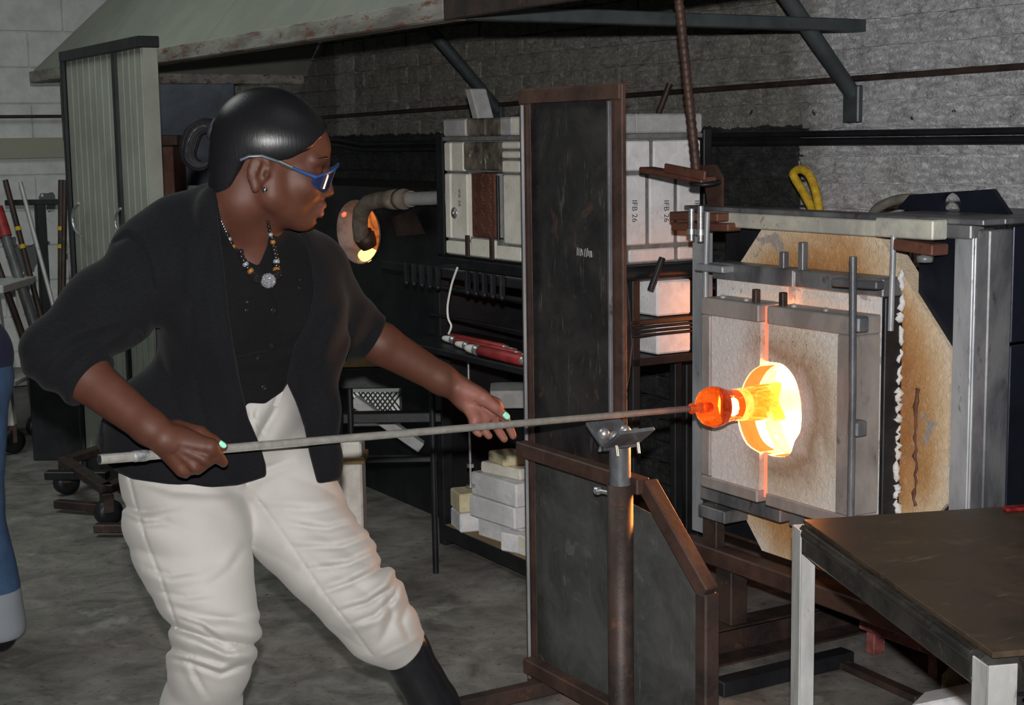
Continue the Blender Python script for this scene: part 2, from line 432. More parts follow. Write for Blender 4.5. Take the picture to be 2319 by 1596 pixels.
# left wall of large blocks
wl = MB(); wl.box(UL - .25, UL - .008, -4.5, NW + .25, 0, 3.2, .001)
wleft = struct('wall_left', wl, M['block'], 'pale painted concrete block wall')
bk = MB(); bk.box(-.015, .012, -.1955, .1955, -.096, .096, .004); bme = bk.mesh('block'); bme.materials.append(M['block'])
row = 0; z = .1
while z < 2.5:
    n = -.6 + (row % 2) * .2
    while n < NW - .1:
        o = bpy.data.objects.new('block', bme); COL.objects.link(o); o.parent = wleft; o.location = (UL - .006 + rng.uniform(-.002, .002), n, z); n += .397
    z += .1985; row += 1
tr = MB(); tr.box(UL + .006, UL + .04, -4.4, 2.62, 1.285, 1.40, .004)
struct('trim_1', tr, M['beige'], 'beige board running along the block wall')

# ---------------------------------------------------------------- hood
HN, HZ = 1.87, 1.655
HU0, HU1 = -7.62, -1.9
hood = thing('extraction_hood', 'large pale green sheet metal extraction hood with peeling rusty rim', 'hood', (HU0 + HU1) / 2, HN + .7, HZ)
m_ = MB(); m_.beam((HU0, HN, HZ + .026), (-3.45, HN, HZ + .026), .012, .052, (0, 0, 1), .002)
m_.beam((HU0, HN + .03, HZ + .002), (-3.45, HN + .03, HZ + .002), .06, .008)
part('rim', m_, M['rim'], hood, 'peeling rusty angle iron rim')
m_ = MB(); m_.beam((-3.447, HN - .002, HZ + .024), (HU1, HN - .002, HZ + .024), .012, .056); part('rim', m_, M['rust_dark'], hood)
m_ = MB(); m_.beam((HU0, HN, HZ + .026), (HU0, NW - .02, HZ + .026), .012, .052); part('rim', m_, M['rim'], hood)
# sloping front sheets, hipped at the far end
topz, topn = 2.75, 2.75
seams = [HU0, -6.55, -5.2, -4.3, -3.45, -2.6, HU1]
tops = [HU0 + 1.35, -6.27, -5.2, -4.3, -3.45, -2.6, HU1]
for i in range(len(seams) - 1):
    m_ = MB(); g = .003
    a, b = seams[i] + (g if i else 0), seams[i + 1] - g; ta, tb = tops[i], tops[i + 1]
    if i == 0: tb = max(tb, ta + .01)
    m_.prism([(a, HN + .006, HZ + .05), (b, HN + .006, HZ + .05), (tb - g, topn, topz), (ta, topn, topz)], (0, .004, -.004))
    part('sheet', m_, M['hood_paint'], hood)
m_ = MB(); m_.prism([(HU0, HN + .006, HZ + .05), (HU0 + 1.35, topn, topz), (HU0 + 1.35, NW - .02, topz), (HU0, NW - .02, HZ + .05)], (.004, 0, -.004)); part('sheet', m_, M['hood_paint'], hood)
m_ = MB(); m_.box(HU0 + 1.35, HU1, topn, NW - .02, topz - .006, topz, .001); part('top_sheet', m_, M['hood_paint'], hood)
m_ = MB(); m_.beam((-3.455, HN + .01, HZ + .018), (-3.475, NW - .02, HZ + .018), .05, .036); part('cross_beam', m_, M['teal_pipe'], hood, 'dark steel beam reaching to the wall')
def brace(u, lab):
    m_ = MB(); m_.tube([(u, NW - .026, 1.478), (u + .01, 2.93, 1.83), (u + .01, 2.75, 2.02)], .024, 14)
    b_ = part('brace', m_, M['teal_pipe'], hood, lab)
    m_ = MB(); m_.box(u - .034, u + .034, NW - .034, NW - .012, 1.39, 1.50, .004); part('wall_plate', m_, M['teal_pipe'], b_)
brace(-5.60, 'grey-green pipe brace'); brace(-3.50, 'grey-green pipe brace')
# pipes on the wall
m_ = MB(); m_.tube([(-8.85, NW - .03, 1.462), (-7.3, NW - .03, 1.479), (-4.5, NW - .03, 1.508), (-1.7, NW - .03, 1.54)], .0095, 10)
single('wall_pipe', m_, M['rust_dark'], 'thin rusty pipe running the length of the brick wall', 'pipe')
m_ = MB(); m_.tube([(-8.85 + .02, NW - .5, 1.52), (UL + .05, 2.6, 1.518), (UL + .05, -1.0, 1.515)], .0095, 10)
single('wall_pipe', m_, M['rust_dark'], 'thin rusty pipe along the pale block wall', 'pipe')
for (zz, r_, la) in ((1.358, .0105, 'upper of two black conduits on the white brick wall'), (1.334, .0125, 'lower of two black conduits on the white brick wall')):
    m_ = MB(); m_.tube([(-4.2, NW - .028, zz), (-1.7, NW - .028, zz + .002)], r_, 10); single('conduit', m_, M['black'], la, 'pipe', 'conduits on the brick wall')
for (zz, la) in ((1.345, 'upper black cable along the dark wall left of the kiln'), (1.318, 'lower black cable along the dark wall left of the kiln')):
    m_ = MB(); m_.tube([(-8.3, NW - .03, zz + .045), (-7.2, NW - .03, zz + .02), (-6.9, NW - .028, zz - .004), (-5.6, NW - .03, zz), (-4.6, NW - .03, zz)], .012, 10); single('cable', m_, M['black'], la, 'cable', 'cables on the dark wall')
m_ = MB(); p = fr(1515, 222, NW - .03); m_.tube([(p[0] + .012, NW - .035, p[2] + .05), (p[0], NW - .05, p[2]), (p[0] - .02, NW - .06, p[2] - .05)], .011, 8)
single('pipe_hook', m_, M['rust_dark'], 'short rusty pipe hook hanging on the wall pipe', 'hook')

def pb(mb, x0, y0, x1, y1, n, d, b=.003):
    """box whose front lies on plane n and shows at the given corners; d is its depth"""
    xm, ym = (x0 + x1) / 2, (y0 + y1) / 2
    return mb.box(fr(x0, ym, n)[0], fr(x1, ym, n)[0], n, n + d, fr(xm, y1, n)[2], fr(xm, y0, n)[2], b)
def sb(mb, x0, y0, x1, y1, u, d, b=.003):
    xm, ym = (x0 + x1) / 2, (y0 + y1) / 2
    return mb.box(u - d, u, si(x0, ym, u)[1], si(x1, ym, u)[1], si(xm, y1, u)[2], si(xm, y0, u)[2], b)
def holed(mb, outer, cen, hole, off):
    """flat plate (points in 3-d) with a hole, both lists run the same way and have equal length"""
    off = np.asarray(off, float); n = len(outer); o = [np.asarray(p, float) for p in outer]; h = [np.asarray(p, float) for p in hole]
    vs = o + h + [p + off for p in o] + [p + off for p in h]; fs = []
    for i in range(n):
        j = (i + 1) % n
        fs += [(i, j, n + j, n + i), (2 * n + i, 3 * n + i, 3 * n + j, 2 * n + j), (i, 2 * n + i, 2 * n + j, j), (n + i, n + j, 3 * n + j, 3 * n + i)]
    return mb.add(vs, fs)
def angles_for(poly, cen, k):
    an = [2 * math.pi * i / k for i in range(k)]
    for p in poly:
        a = math.atan2(p[1] - cen[1], p[0] - cen[0]) % (2 * math.pi)
        j = min(range(k), key=lambda i: abs((an[i] - a + math.pi) % (2 * math.pi) - math.pi)); an[j] = a
    return sorted(an)
def resample(poly, cen, an):
    """points on a closed outline in the (u, z) plane seen from cen at the given angles"""
    out = []
    for a in an:
        d = np.array([math.cos(a), math.sin(a)]); best = None
        for j in range(len(poly)):
            p = np.array(poly[j]) - cen; q = np.array(poly[(j + 1) % len(poly)]) - cen; e = q - p
            den = d[0] * e[1] - d[1] * e[0]
            if abs(den) < 1e-9: continue
            t = (p[0] * e[1] - p[1] * e[0]) / den; s = (p[0] * d[1] - p[1] * d[0]) / den
            if t > 0 and -1e-6 <= s <= 1 + 1e-6 and (best is None or t < best): best = t
        out.append(np.array(cen) + d * (best or .1))
    return out

def hot(name, col, es, base=(.7, .5, .4), rough=.9, tex=None):
    t = NT(name); t.set(base, 1.0, 0, 0.)
    t.b.inputs['Emission Strength'].default_value = es
    if tex:
        p = t.pos(room=True, scale=tex[3] if len(tex) > 3 else (1, 1, 1)); c = t.ramp(t.noise(p, tex[2], 5, .65, .8), [(.35, col), (.68, tex[0])]); t.l(c, t.b.inputs['Emission Color'])
    else: t.b.inputs['Emission Color'].default_value = tuple(col) + (1,)
    return t.m
M['chamber'] = hot('white_hot_refractory', (1.0, .42, .10), 85.0)
M['slit_light'] = hot('painted_slit_light', (1.0, .17, .07), .95, (.3, .16, .12), tex=((1.0, .30, .15), 0, 9))  # emission stands in for furnace light on the leaf edges
M['mouth_light'] = hot('painted_mouth_light', (1.0, .30, .045), .98, (.012, .006, .003), tex=((1.0, .40, .08), 0, 10))  # emission paints the chamber's light onto the inside of the mouth

# ================================================================ glory hole furnace
N0 = 2.353; HUc, HZc = -2.785, .722
gl = thing('glory_hole_furnace', 'glass reheating furnace with split doors and a glowing round mouth', 'furnace', HUc, N0 + .4)
holepx = [(1812, 940), (1809, 900), (1797, 858), (1772, 827), (1745, 820), (1733, 822), (1722, 826), (1695, 845), (1675, 885), (1668, 940), (1672, 972), (1688, 1006), (1714, 1024), (1729, 1027), (1752, 1034), (1784, 1031), (1796, 1000), (1809, 976)]
def smooth_closed(P, sub=3):
    out = []; n = len(P); P = [np.array(p, float) for p in P]
    for i in range(n):
        p0, p1, p2, p3 = P[i - 1], P[i], P[(i + 1) % n], P[(i + 2) % n]
        for k in range(sub):
            t = k / sub; out.append(.5 * (2 * p1 + (p2 - p0) * t + (2 * p0 - 5 * p1 + 4 * p2 - p3) * t * t + (3 * p1 - p0 - 3 * p2 + p3) * t ** 3))
    return out
holeuz = [(fr(x, y, N0)[0], fr(x, y, N0)[2]) for x, y in smooth_closed(holepx)]
DZ0, DZ1 = .484, .962; SL0, SL1 = -2.818, -2.788
def sort_arc(a): return sorted(a, key=lambda p: -(math.atan2(p[1] - .72, abs(p[0] + 2.803))))
def door(us0, us1, side):
    d = MB(); fw = .040
    if side < 0: a, b = us0 + .034, us1; arc = [p for p in holeuz if p[0] <= SL0]; arc = sort_arc(arc)
    else: a, b = us0, us1 - .052; arc = [p for p in holeuz if p[0] >= SL1]; arc = sort_arc(arc)[::-1]
    z0, z1 = DZ0 + .030, DZ1 - .042
    if side < 0: poly = [(a, z0), (a, z1), (b, z1)] + [(b, arc[0][1] + .004)] + arc + [(b, arc[-1][1] - .002)] + [(b, z0)]
    else: poly = [(b, z1), (b, z0), (a, z0)] + [(a, arc[0][1] - .004)] + arc + [(a, arc[-1][1] + .004)] + [(a, z1)]
    d.prism([(p[0], N0 + .004, p[1]) for p in poly], (0, .050, 0))
    dr = part('door', d, M['fibre_door'], gl, 'pale fibre door leaf around half of the mouth')
    f = MB()
    f.box(us0, us1, N0 - .003, N0 + .080, DZ1 - .042, DZ1, .003); part('frame_bar', f, M['door_frame'], dr)
    f = MB(); f.box(us0, us1, N0 - .003, N0 + .080, DZ0, DZ0 + .030, .003); part('frame_bar', f, M['door_frame'], dr)
    f = MB()
    if side < 0: f.box(us0, us0 + .034, N0 - .0025, N0 + .080, DZ0 + .0305, DZ1 - .0425, .003)
    else: f.box(us1 - .052, us1, N0 - .0025, N0 + .080, DZ0 + .0305, DZ1 - .0425, .003)
    part('frame_bar', f, M['door_frame'], dr)
    for (x, y) in ([(1714, 690)] if side < 0 else [(1775, 692)]):
        p = fr(x, y, N0 + .03); f = MB(); f.box(p[0] - .008, p[0] + .008, N0 + .02, N0 + .036, DZ1 - .002, DZ1 + .032, .002); part('peg', f, M['rust_dark'], dr)
    for x in ((1637, 1690) if side < 0 else (1798, 1870)):
        p = fr(x, 700, N0 + .03); f = MB(); f.lathe((p[0], N0 + .03, DZ1), (0, 0, 1), [(0, .008), (.005, .008), (.008, .004)], 8); part('bolt', f, M['door_frame'], dr)
    # furnace light on the inside of the mouth, put in as emission
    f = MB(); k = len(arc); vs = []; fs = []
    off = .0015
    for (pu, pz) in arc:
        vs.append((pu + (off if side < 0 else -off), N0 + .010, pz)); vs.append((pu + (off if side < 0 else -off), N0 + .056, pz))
    f.add(vs, [(2 * i, 2 * i + 1, 2 * i + 3, 2 * i + 2) for i in range(k - 1)], True); part('mouth_light_strip', f, M['mouth_light'], dr, 'orange rim of the mouth with furnace light painted as glow')
    return dr
dl = door(-3.036, SL0, -1); dr_ = door(SL1, -2.497, 1)
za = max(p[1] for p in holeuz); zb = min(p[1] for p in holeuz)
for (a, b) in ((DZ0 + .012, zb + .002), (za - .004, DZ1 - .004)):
    f = MB(); f.box(SL0 + .001, SL1 - .001, N0 + .016, N0 + .05, a, b, .002); part('slit_light_strip', f, M['slit_light'], gl, 'pink strip added between the door leaves, furnace light painted as glow')  # added strip, its glow imitates light falling on the slit edges
# long rod at the edge of the right leaf
f = MB(); f.tube([(-2.487, N0 - .012, .50), (-2.487, N0 - .012, .80), (-2.492, N0 - .012, 1.095)], .0085, 10); rod_ = part('pull_rod', f, M['steel_dark'], gl)
f = MB(); f.beam((-2.56, N0 + .0, 1.035), (-2.44, N0 + .02, 1.035), .03, .018); part('rod_bracket', f, M['steel_dark'], rod_)
for zz in (.93, .70): f = MB(); f.box(-2.502, -2.470, N0 - .014, N0 + .02, zz, zz + .035, .004); part('rod_clip', f, M['steel_dark'], rod_)
# second pair of door leaves behind
N1 = 2.442; OC = (HUc, HZc)
u0, u1, z0, z1 = -3.09, -2.512, .505, 1.035
def leaf(a, b, lab):
    sid = -1 if b < HUc + .05 else 1
    k = 12; c = [(HUc + .15 * math.cos(t), HZc + .15 * math.sin(t)) for t in [math.pi / 2 + math.pi * sid * -1 * i / k * -1 for i in range(k + 1)]]
    if sid < 0:
        c = [(HUc - .195 * math.sin(math.pi * i / k), HZc + .195 * math.cos(math.pi * i / k)) for i in range(k + 1)]; poly = [(a, z0), (a, z1), (b, z1)] + [(b, y) if i in (0, k) else (x, y) for i, (x, y) in enumerate(c)] + [(b, z0)]
    else:
        c = [(HUc + .195 * math.sin(math.pi * i / k), HZc - .195 * math.cos(math.pi * i / k)) for i in range(k + 1)]; poly = [(b, z1), (b, z0), (a, z0)] + [(a, y) if i in (0, k) else (x, y) for i, (x, y) in enumerate(c)] + [(a, z1)]
    m_ = MB(); m_.prism([(p[0], N1, p[1]) for p in poly], (0, .052, 0)); return part('rear_door', m_, M['fibre_white'], gl, lab)
l1 = leaf(u0, HUc - .012, 'pale fibre rear door leaf'); l2 = leaf(HUc - .008, u1, 'pale fibre rear door leaf')
xs = HUc - .01
for (a, b, pp) in ((u0 - .015, xs - .003, l1), (xs + .003, u1 + .012, l2)):
    m_ = MB(); m_.box(a, b, N1 - .004, N1 + .056, z1 - .036, z1 + .006, .003); part('top_channel', m_, M['steel_dark'], pp)
for (x, yb, yt, pp) in ((1773, 610, 570, l1), (1816, 605, 548, l2)):
    p = fr(x, yb, N1 + .02); q = fr(x, yt, N1 + .02); m_ = MB(); m_.box(p[0] - .009, p[0] + .009, N1 + .014, N1 + .032, z1, q[2], .002); part('peg', m_, M['steel_dark'], pp)
m_ = MB(); m_.box(u1 + .001, u1 + .014, N1 + .004, N1 + .057, z0 - .02, z1 - .037, .002); part('side_channel', m_, M['black'], l2)
m_ = MB(); m_.box(u0 - .014, u0 - .001, N1 + .004, N1 + .057, z0 - .02, z1 - .037, .002); part('side_channel', m_, M['black'], l1)
for (a, b) in ((u0 - .03, HUc - .02), (HUc + .01, u1 + .02)):
    m_ = MB(); m_.box(a, b, N1 - .03, N1 + .05, .428, .474, .003); part('bottom_track', m_, M['steel_dark'], gl)
# wool squeezed out along the right hand side
r_ = random.Random(5); m_ = MB(); zz = .50
while zz < 1.02:
    L_ = r_.uniform(.012, .05); k_ = 5; a_ = r_.uniform(.002, .007)
    m_.tube([(u1 + .0155, N1 + .048 + r_.uniform(-.007, .006), zz + L_ * i / k_) for i in range(k_ + 1)], [.0015] + [a_ + r_.uniform(0, .004) for i in range(k_ - 1)] + [.0015], 6); zz += L_ + r_.uniform(-.004, .012)
part('wool_edge', m_, M['fibre_white'], gl, 'ragged white fibre wool squeezed out of the joint', 'stuff')
# octagonal face plate of fibre board
NO = 2.503; oct_ = []
for sx, sz in ((1, 0), (0, 1)): pass
hw, fw2, hh, fh = .425, .195, .415, .170
oct_ = [(HUc + hw, HZc - fh), (HUc + hw, HZc + fh), (HUc + fw2, HZc + hh), (HUc - fw2, HZc + hh), (HUc - hw, HZc + fh), (HUc - hw, HZc - fh), (HUc - fw2, HZc - hh), (HUc + fw2, HZc - hh)]
an_ = angles_for(oct_, OC, 48); o2 = resample(oct_, np.array(OC), an_); h2 = [(HUc + .205 * math.cos(t), HZc + .205 * math.sin(t)) for t in an_]
m_ = MB(); holed(m_, [(p[0], NO, p[1]) for p in o2], None, [(p[0], NO, p[1]) for p in h2], (0, .05, 0)); part('face_plate', m_, M['fibre_scorched'], gl, 'eight sided scorched fibre face plate')
m_ = MB(); m_.lathe((HUc, NO + .05, HZc), (0, 1, 0), [(0, .206), (.0, .25), (.05, .26), (.55, .26), (.55, .0)], 40, False); part('chamber', m_, M['chamber'], gl, 'white hot chamber')
m_ = MB(); m_.lathe((HUc, NO + .051, HZc), (0, 1, 0), [(0, .255), (.0, .275), (.56, .275), (.56, .0)], 32, False); part('glow_blocking_shell', m_, M['dark_void'], gl)  # unseen shell added to stop chamber light leaking through the sheet seams
# cracked mortar line beside the plate edge
m_ = MB(); zz = .53; pts_ = []
while zz < .80: pts_.append((-2.452 + r_.uniform(-.006, .006), NO - .001, zz)); zz += .014
m_.tube(pts_, [.0015 + r_.uniform(0, .0055) for _ in pts_], 6); part('red_crack', m_, M['rust_red'], gl, 'crumbling red seam')
# steel frame
for (a, b, mm) in ((-3.268, -3.212, M['steel']), (-2.352, -2.300, M['steel'])):
    m_ = MB(); m_.box(a, b, NO - .004, NO + .004, .30, 1.155, .002); m_.box(a if a < -3 else b - .008, a + .008 if a < -3 else b, NO + .004, NO + .06, .30, 1.155, .002); part('post', m_, mm, gl)
m_ = MB(); m_.box(-2.298, -2.262, NO + .004, NO + .075, .30, 1.155, .003); part('post', m_, M['steel_dark'], gl)
m_ = MB(); m_.box(-3.205, -3.14, NO + .10, NO + .16, .30, 1.15, .003); part('post', m_, M['steel'], gl)
m_ = MB(); m_.box(-3.205, -2.56, NO - .028, NO + .02, 1.128, 1.165, .003); part('top_bar', m_, M['bar_paint'], gl, 'heat bleached top bar')
m_ = MB(); m_.box(-2.56, -2.30, NO - .012, NO + .03, 1.134, 1.165, .003); part('top_bar', m_, M['steel_dark'], gl)
m_ = MB(); m_.box(-3.27, -2.25, NO - .03, NO + .035, 1.166, 1.178, .002); m_.box(-2.62, -2.25, NO + .035, NO + .40, 1.166, 1.178, .002); part('top_sheet', m_, M['steel_dark'], gl)
m_ = MB(); pb(m_, 1981, 496, 2112, 540, NO - .075, .045); hb = part('hinge_block', m_, M['bar_paint'], gl)
m_ = MB(); m_.beam(fr(2040, 552, NO - .06), fr(2130, 566, NO - .06), .05, .024); part('hinge_bar', m_, M['rust_red'], hb)
m_ = MB(); p = fr(2095, 570, NO - .06); m_.lathe((p[0], p[1], p[2] - .022), (0, 0, 1), [(0, .012), (.0, .018), (.014, .018), (.014, .01), (.03, .01)], 8); part('hinge_bolt', m_, M['steel_dark'], hb)
m_ = MB(); a = fr(2024, 532, NO - .07); m_.tube([a, (a[0] - .004, a[1], a[2] - .21)], .0065, 10); part('hinge_rod', m_, M['steel'], hb)
# clamp at the upper left corner
cl = MB(); cl.beam(fr(1532, 488, NO - .04), fr(1642, 492, NO - .04), .05, .022); clp = part('clamp_bar', cl, M['rust_red'], gl, 'rusty clamp bar')
cl = MB(); cl.beam(fr(1534, 512, NO - .03), fr(1664, 514, NO - .03), .045, .021); part('clamp_bar', cl, M['rust_red'], gl, 'rusty clamp bar')
for x, ya, yb_ in ((1566, 472, 546), (1587, 466, 548)):
    a = fr(x, ya, NO - .07); b = fr(x, yb_, NO - .07); m_ = MB(); m_.tube([(a[0], a[1], b[2] + (a[2] - b[2]) * t / 20.) for t in range(21)], [.0075 + .0012 * (t % 2) for t in range(21)], 10); m_.lathe((a[0], a[1], b[2] + .018), (0, 0, 1), [(0, .0145), (.014, .0145)], 6); part('threaded_bolt', m_, M['galv'], clp)
a = fr(1602, 480, NO - .08); b = fr(1598, 620, NO - .08); m_ = MB(); m_.tube([a, b, (b[0], b[1], b[2] - .18)], .0072, 10); part('hinge_rod', m_, M['steel'], gl)
m_ = MB(); pb(m_, 1572, 600, 1636, 616, NO - .10, .08); part('hinge_plate', m_, M['steel'], gl)
m_ = MB(); pb(m_, 1580, 1150, 1640, 1178, NO - .08, .08); part('hinge_plate', m_, M['steel_dark'], gl)
m_ = MB(); pb(m_, 1602, 1112, 1622, 1240, NO - .05, .03); part('lower_strut', m_, M['rust_dark'], gl)
m_ = MB(); pb(m_, 1590, 1060, 1606, 1250, NO - .02, .03); part('lower_strut', m_, M['rust_dark'], gl)
# black sheet body
for (a, b) in ((.30, .905), (.912, 1.16)):
    m_ = MB(); m_.box(-2.272, -2.262, NO + .076, NO + .72, a, b, .002); part('side_sheet', m_, M['blue_black'], gl, 'blue-black side sheet')
m_ = MB(); m_.box(-2.47, -2.30, NO + .012, NO + .02, .30, 1.13, .001); part('front_sheet', m_, M['blue_black'], gl)
m_ = MB(); m_.box(-3.21, -3.02, NO + .062, NO + .07, .30, 1.13, .001); part('front_sheet', m_, M['black'], gl)
m_ = MB(); m_.box(-3.21, -3.20, NO + .165, NO + .72, .30, 1.06, .002); part('side_sheet', m_, M['black'], gl)
m_ = MB(); m_.box(-3.21, -2.26, NO + .712, NO + .722, .30, .98, .002); part('back_sheet', m_, M['black'], gl)
m_ = MB(); m_.box(-3.21, -2.262, NO + .06, NO + .72, .292, .30, .001); part('floor_sheet', m_, M['rust_dark'], gl)
m_ = MB(); m_.lathe((-3.2105, NO + .22, .86), (-1, 0, 0), [(0, .0), (0, .055), (.004, .055), (.004, .0)], 20, False); part('added_side_glow', m_, hot('added_orange_glow', (1, .26, .05), 24.), gl, 'unseen glowing disc added on the far side')  # unseen disc added to tint the bricks on the stand orange
m_ = MB(); m_.box(-3.395, -3.2105, NO + .10, NO + .38, .945, .953, .001); part('added_glow_shade', m_, M['black'], gl)  # unseen plate added to keep the disc's light off the kiln
# stand
m_ = MB(); m_.box(-3.27, -2.26, NO - .06, NO - .005, .245, .292, .004); part('stand_beam', m_, M['rust'], gl, 'rusty cross beam')
m_ = MB(); m_.box(-3.27, -2.26, NO + .64, NO + .70, .245, .29, .004); part('stand_beam', m_, M['rust'], gl, 'rusty cross beam')
for (u, n) in ((-3.10, NO - .055), (-2.34, NO + .20), (-3.10, NO + .64), (-2.34, NO + .64)):
    m_ = MB(); m_.box(u, u + .065, n, n + .055, .1, .244, .003); part('leg', m_, M['rust_dark'], gl)
for u, ns in ((-3.10, 2.30), (-2.34, 2.66)):
    m_ = MB(); m_.box(u - .005, u + .003, ns, 3.25, .006, .094, .001); m_.box(u - .005, u + .07, ns, 3.25, .094, .1, .001); m_.box(u - .005, u + .07, ns, 3.25, 0, .006, .001); part('base_channel', m_, M['rust_dark'], gl, 'rusty channel iron on the floor')
# things lying on top of the furnace
def loop3(pxs, n, r, seg=10, sub=4):
    P = [np.array(fr(x, y, n)) for x, y in pxs]; out = []
    for i in range(len(P) - 1):
        p0, p1, p2, p3 = P[max(i - 1, 0)], P[i], P[i + 1], P[min(i + 2, len(P) - 1)]
        for k in range(sub):
            t = k / sub; out.append(.5 * (2 * p1 + (p2 - p0) * t + (2 * p0 - 5 * p1 + 4 * p2 - p3) * t * t + (3 * p1 - p0 - 3 * p2 + p3) * t ** 3))
    out.append(P[-1]); m_ = MB(); m_.tube(out, r, seg); return m_
def yellow():
    t = NT('yellow_webbing'); p = t.pos(room=True); n = t.noise(p, 60, 4, .6); t.set(t.ramp(n, [(.35, (.42, .25, .015)), (.65, (.62, .42, .03))]), .7, 0, .3); t.bump(t.noise(t.pos(room=True, scale=(1, 1, 3)), 80, 2), .5, .005); return t.m
m_ = loop3([(1868, 560), (1852, 500), (1842, 478), (1822, 440), (1800, 404), (1797, 392), (1808, 384), (1822, 386), (1836, 402), (1848, 436), (1856, 478), (1862, 510), (1874, 560)], NO + .55, .0125)
single('lifting_sling', m_, yellow(), 'yellow webbing sling looped up behind the furnace top', 'sling')
m_ = loop3([(1950, 560), (1962, 510), (1975, 486), (1990, 470), (2020, 456), (2055, 449), (2090, 452)], NO + .42, .013)
single('hose', m_, mottled('grey_hose', (.12, .115, .09), (.19, .18, .15), 20, .6, 0, .3, 100), 'grey hose arching on the furnace top behind the lug', 'hose')
NL = NO + .17
lug = [fr(x, y, NL) for x, y in ((2030, 487), (2060, 441), (2246, 428), (2285, 490))]
zl = min(lug[0][2], lug[3][2]); cu = fr(2153, 463, NL); lo_ = [(lug[3][0], 1.178), (lug[2][0], lug[2][2]), (lug[1][0], lug[1][2]), (lug[0][0], 1.178)]; an_ = angles_for(lo_, (cu[0], cu[2]), 32); ol = resample(lo_, np.array([cu[0], cu[2]]), an_)
hl = [(cu[0] + .030 * math.cos(t), cu[2] + .027 * math.sin(t)) for t in an_]
m_ = MB(); holed(m_, [(p[0], NL, p[1]) for p in ol], None, [(p[0], NL, p[1]) for p in hl], (0, .014, 0)); part('lifting_lug', m_, M['blue_black'], gl, 'black lifting lug with a hole')
# lever with rebar at the furnace corner
lv = thing('rebar_lever', 'tall rusty rebar rod with welded plates above the furnace corner', 'lever', -3.24, NO - .02, 1.18)
a = np.array(fr(1578, 395, NO - .03)); b = np.array(fr(1537, 0, NO - .03)); d_ = b - a; n_ = 90
m_ = MB(); m_.tube([a + d_ * (i / n_) * 1.25 for i in range(n_ + 1)], [.0118 if i % 3 else .0136 for i in range(n_ + 1)], 10); part('rod', m_, M['rust'], lv)
m_ = MB(); m_.beam(fr(1463, 384, NO - .05), fr(1606, 408, NO - .05), .05, .016); part('flat_bar', m_, M['rust_red'], lv)
m_ = MB(); m_.beam(fr(1506, 380, NO - .08), fr(1598, 398, NO - .08), .008, .024); part('flat_bar', m_, M['rust_red'], lv)
p = fr(1597, 414, NO - .05); m_ = MB(); m_.lathe((p[0], p[1], p[2] - .004), (.05, -.1, 1), [(0, .02), (0, .040), (.007, .042), (.009, .02)], 18); part('washer', m_, M['black'], lv)
q = [fr(x, y, NO + .0) for x, y in ((1588, 374), (1618, 373), (1634, 402), (1634, 470), (1604, 470))]
m_ = MB(); m_.prism([(x[0], NO + .0, x[2]) for x in q], (0, .008, 0)); part('gusset', m_, M['rust'], lv)

# ================================================================ heat shield with pipe rest
NS = 1.934
sh = thing('heat_shield', 'upright rusty steel heat shield with a round pipe rest post', 'heat shield', -2.85, NS)
def su(x, y): return fr(x, y, NS)
zT = 1.472
m_ = MB(); m_.angle((-3.20, NS - .002, 0.006), (-3.20, NS - .002, zT), .048, .006, (1, 0, 0), (0, .35, 0)); part('left_post', m_, M['rust'], sh)
m_ = MB(); m_.box(-3.182, -3.176, NS - .012, NS - .0055, .02, zT - .035, .001); part('edge_strip', m_, M['steel'], sh)
m_ = MB(); m_.angle((-2.776, NS - .002, .63), (-2.776, NS - .002, zT), .045, .006, (-1, 0, 0), (0, .22, 0)); part('right_post', m_, M['rust'], sh)
m_ = MB(); m_.box(-2.816, -2.808, NS - .014, NS - .0055, .72, zT - .035, .001); part('edge_strip', m_, M['steel_dark'], sh)
m_ = MB(); m_.angle((-3.198, NS - .004, zT), (-2.778, NS - .004, zT), .032, .006, (0, 0, -1), (0, 1, 0)); part('top_rail', m_, M['rust'], sh)
m_ = MB(); m_.box(-3.192, -2.79, NS + .008, NS + .011, .62, zT - .01, .001); part('upper_plate', m_, M['plate_dark'], sh, 'smoked dark upper sheet')
# warped edge of the sheet beyond the post
wp = [(1408, 560), (1424, 690), (1430, 780), (1424, 850), (1413, 905), (1404, 905), (1400, 560)]
m_ = MB(); q = [fr(x, y, NS + .022) for x, y in wp]; m_.prism([(x[0], NS + .022, x[2]) for x in q], (0, .003, 0)); part('bent_flap', m_, M['plate_dark'], sh)
lp = [su(1205, 1010)[0], .60]
low = [(-3.15, .05), (-3.15, .60), (-2.76, .60), (-2.745, .545), (-2.64, .56), (-2.47, .42), (-2.47, .05)]
low = [(-3.192, .05), (-3.192, .606), (-2.79, .606), (-2.79, .55), (-2.645, .535), (-2.475, .40), (-2.475, .05)]
m_ = MB(); m_.prism([(a, NS + .012, b) for a, b in low], (0, .003, 0)); part('lower_plate', m_, M['plate_grey'], sh, 'scuffed grey lower sheet')
m_ = MB(); m_.beam((-3.17, NS - .03, .612), (-2.66, NS - .03, .612), .034, .036); part('cross_rail', m_, M['rust'], sh)
m_ = MB(); m_.beam((-2.668, NS - .014, .614), (-2.452, NS - .014, .424), .038, .034, (0, 1, 0)); part('slanted_rail', m_, M['rust'], sh)
m_ = MB(); m_.box(-2.478, -2.440, NS - .032, NS + .006, .03, .425, .004); part('right_leg', m_, M['rust_dark'], sh)
m_ = MB(); m_.box(-3.17, -2.44, NS - .035, NS + .0, .045, .082, .003); part('base_rail', m_, M['rust'], sh)
for u in (-3.10, -2.50):
    m_ = MB(); m_.box(u - .018, u + .018, NS - .42, NS + .05, .006, .042, .003); part('foot', m_, M['rust_dark'], sh)
q = fr(1325, 572, NS + .006); r4 = random.Random(11)
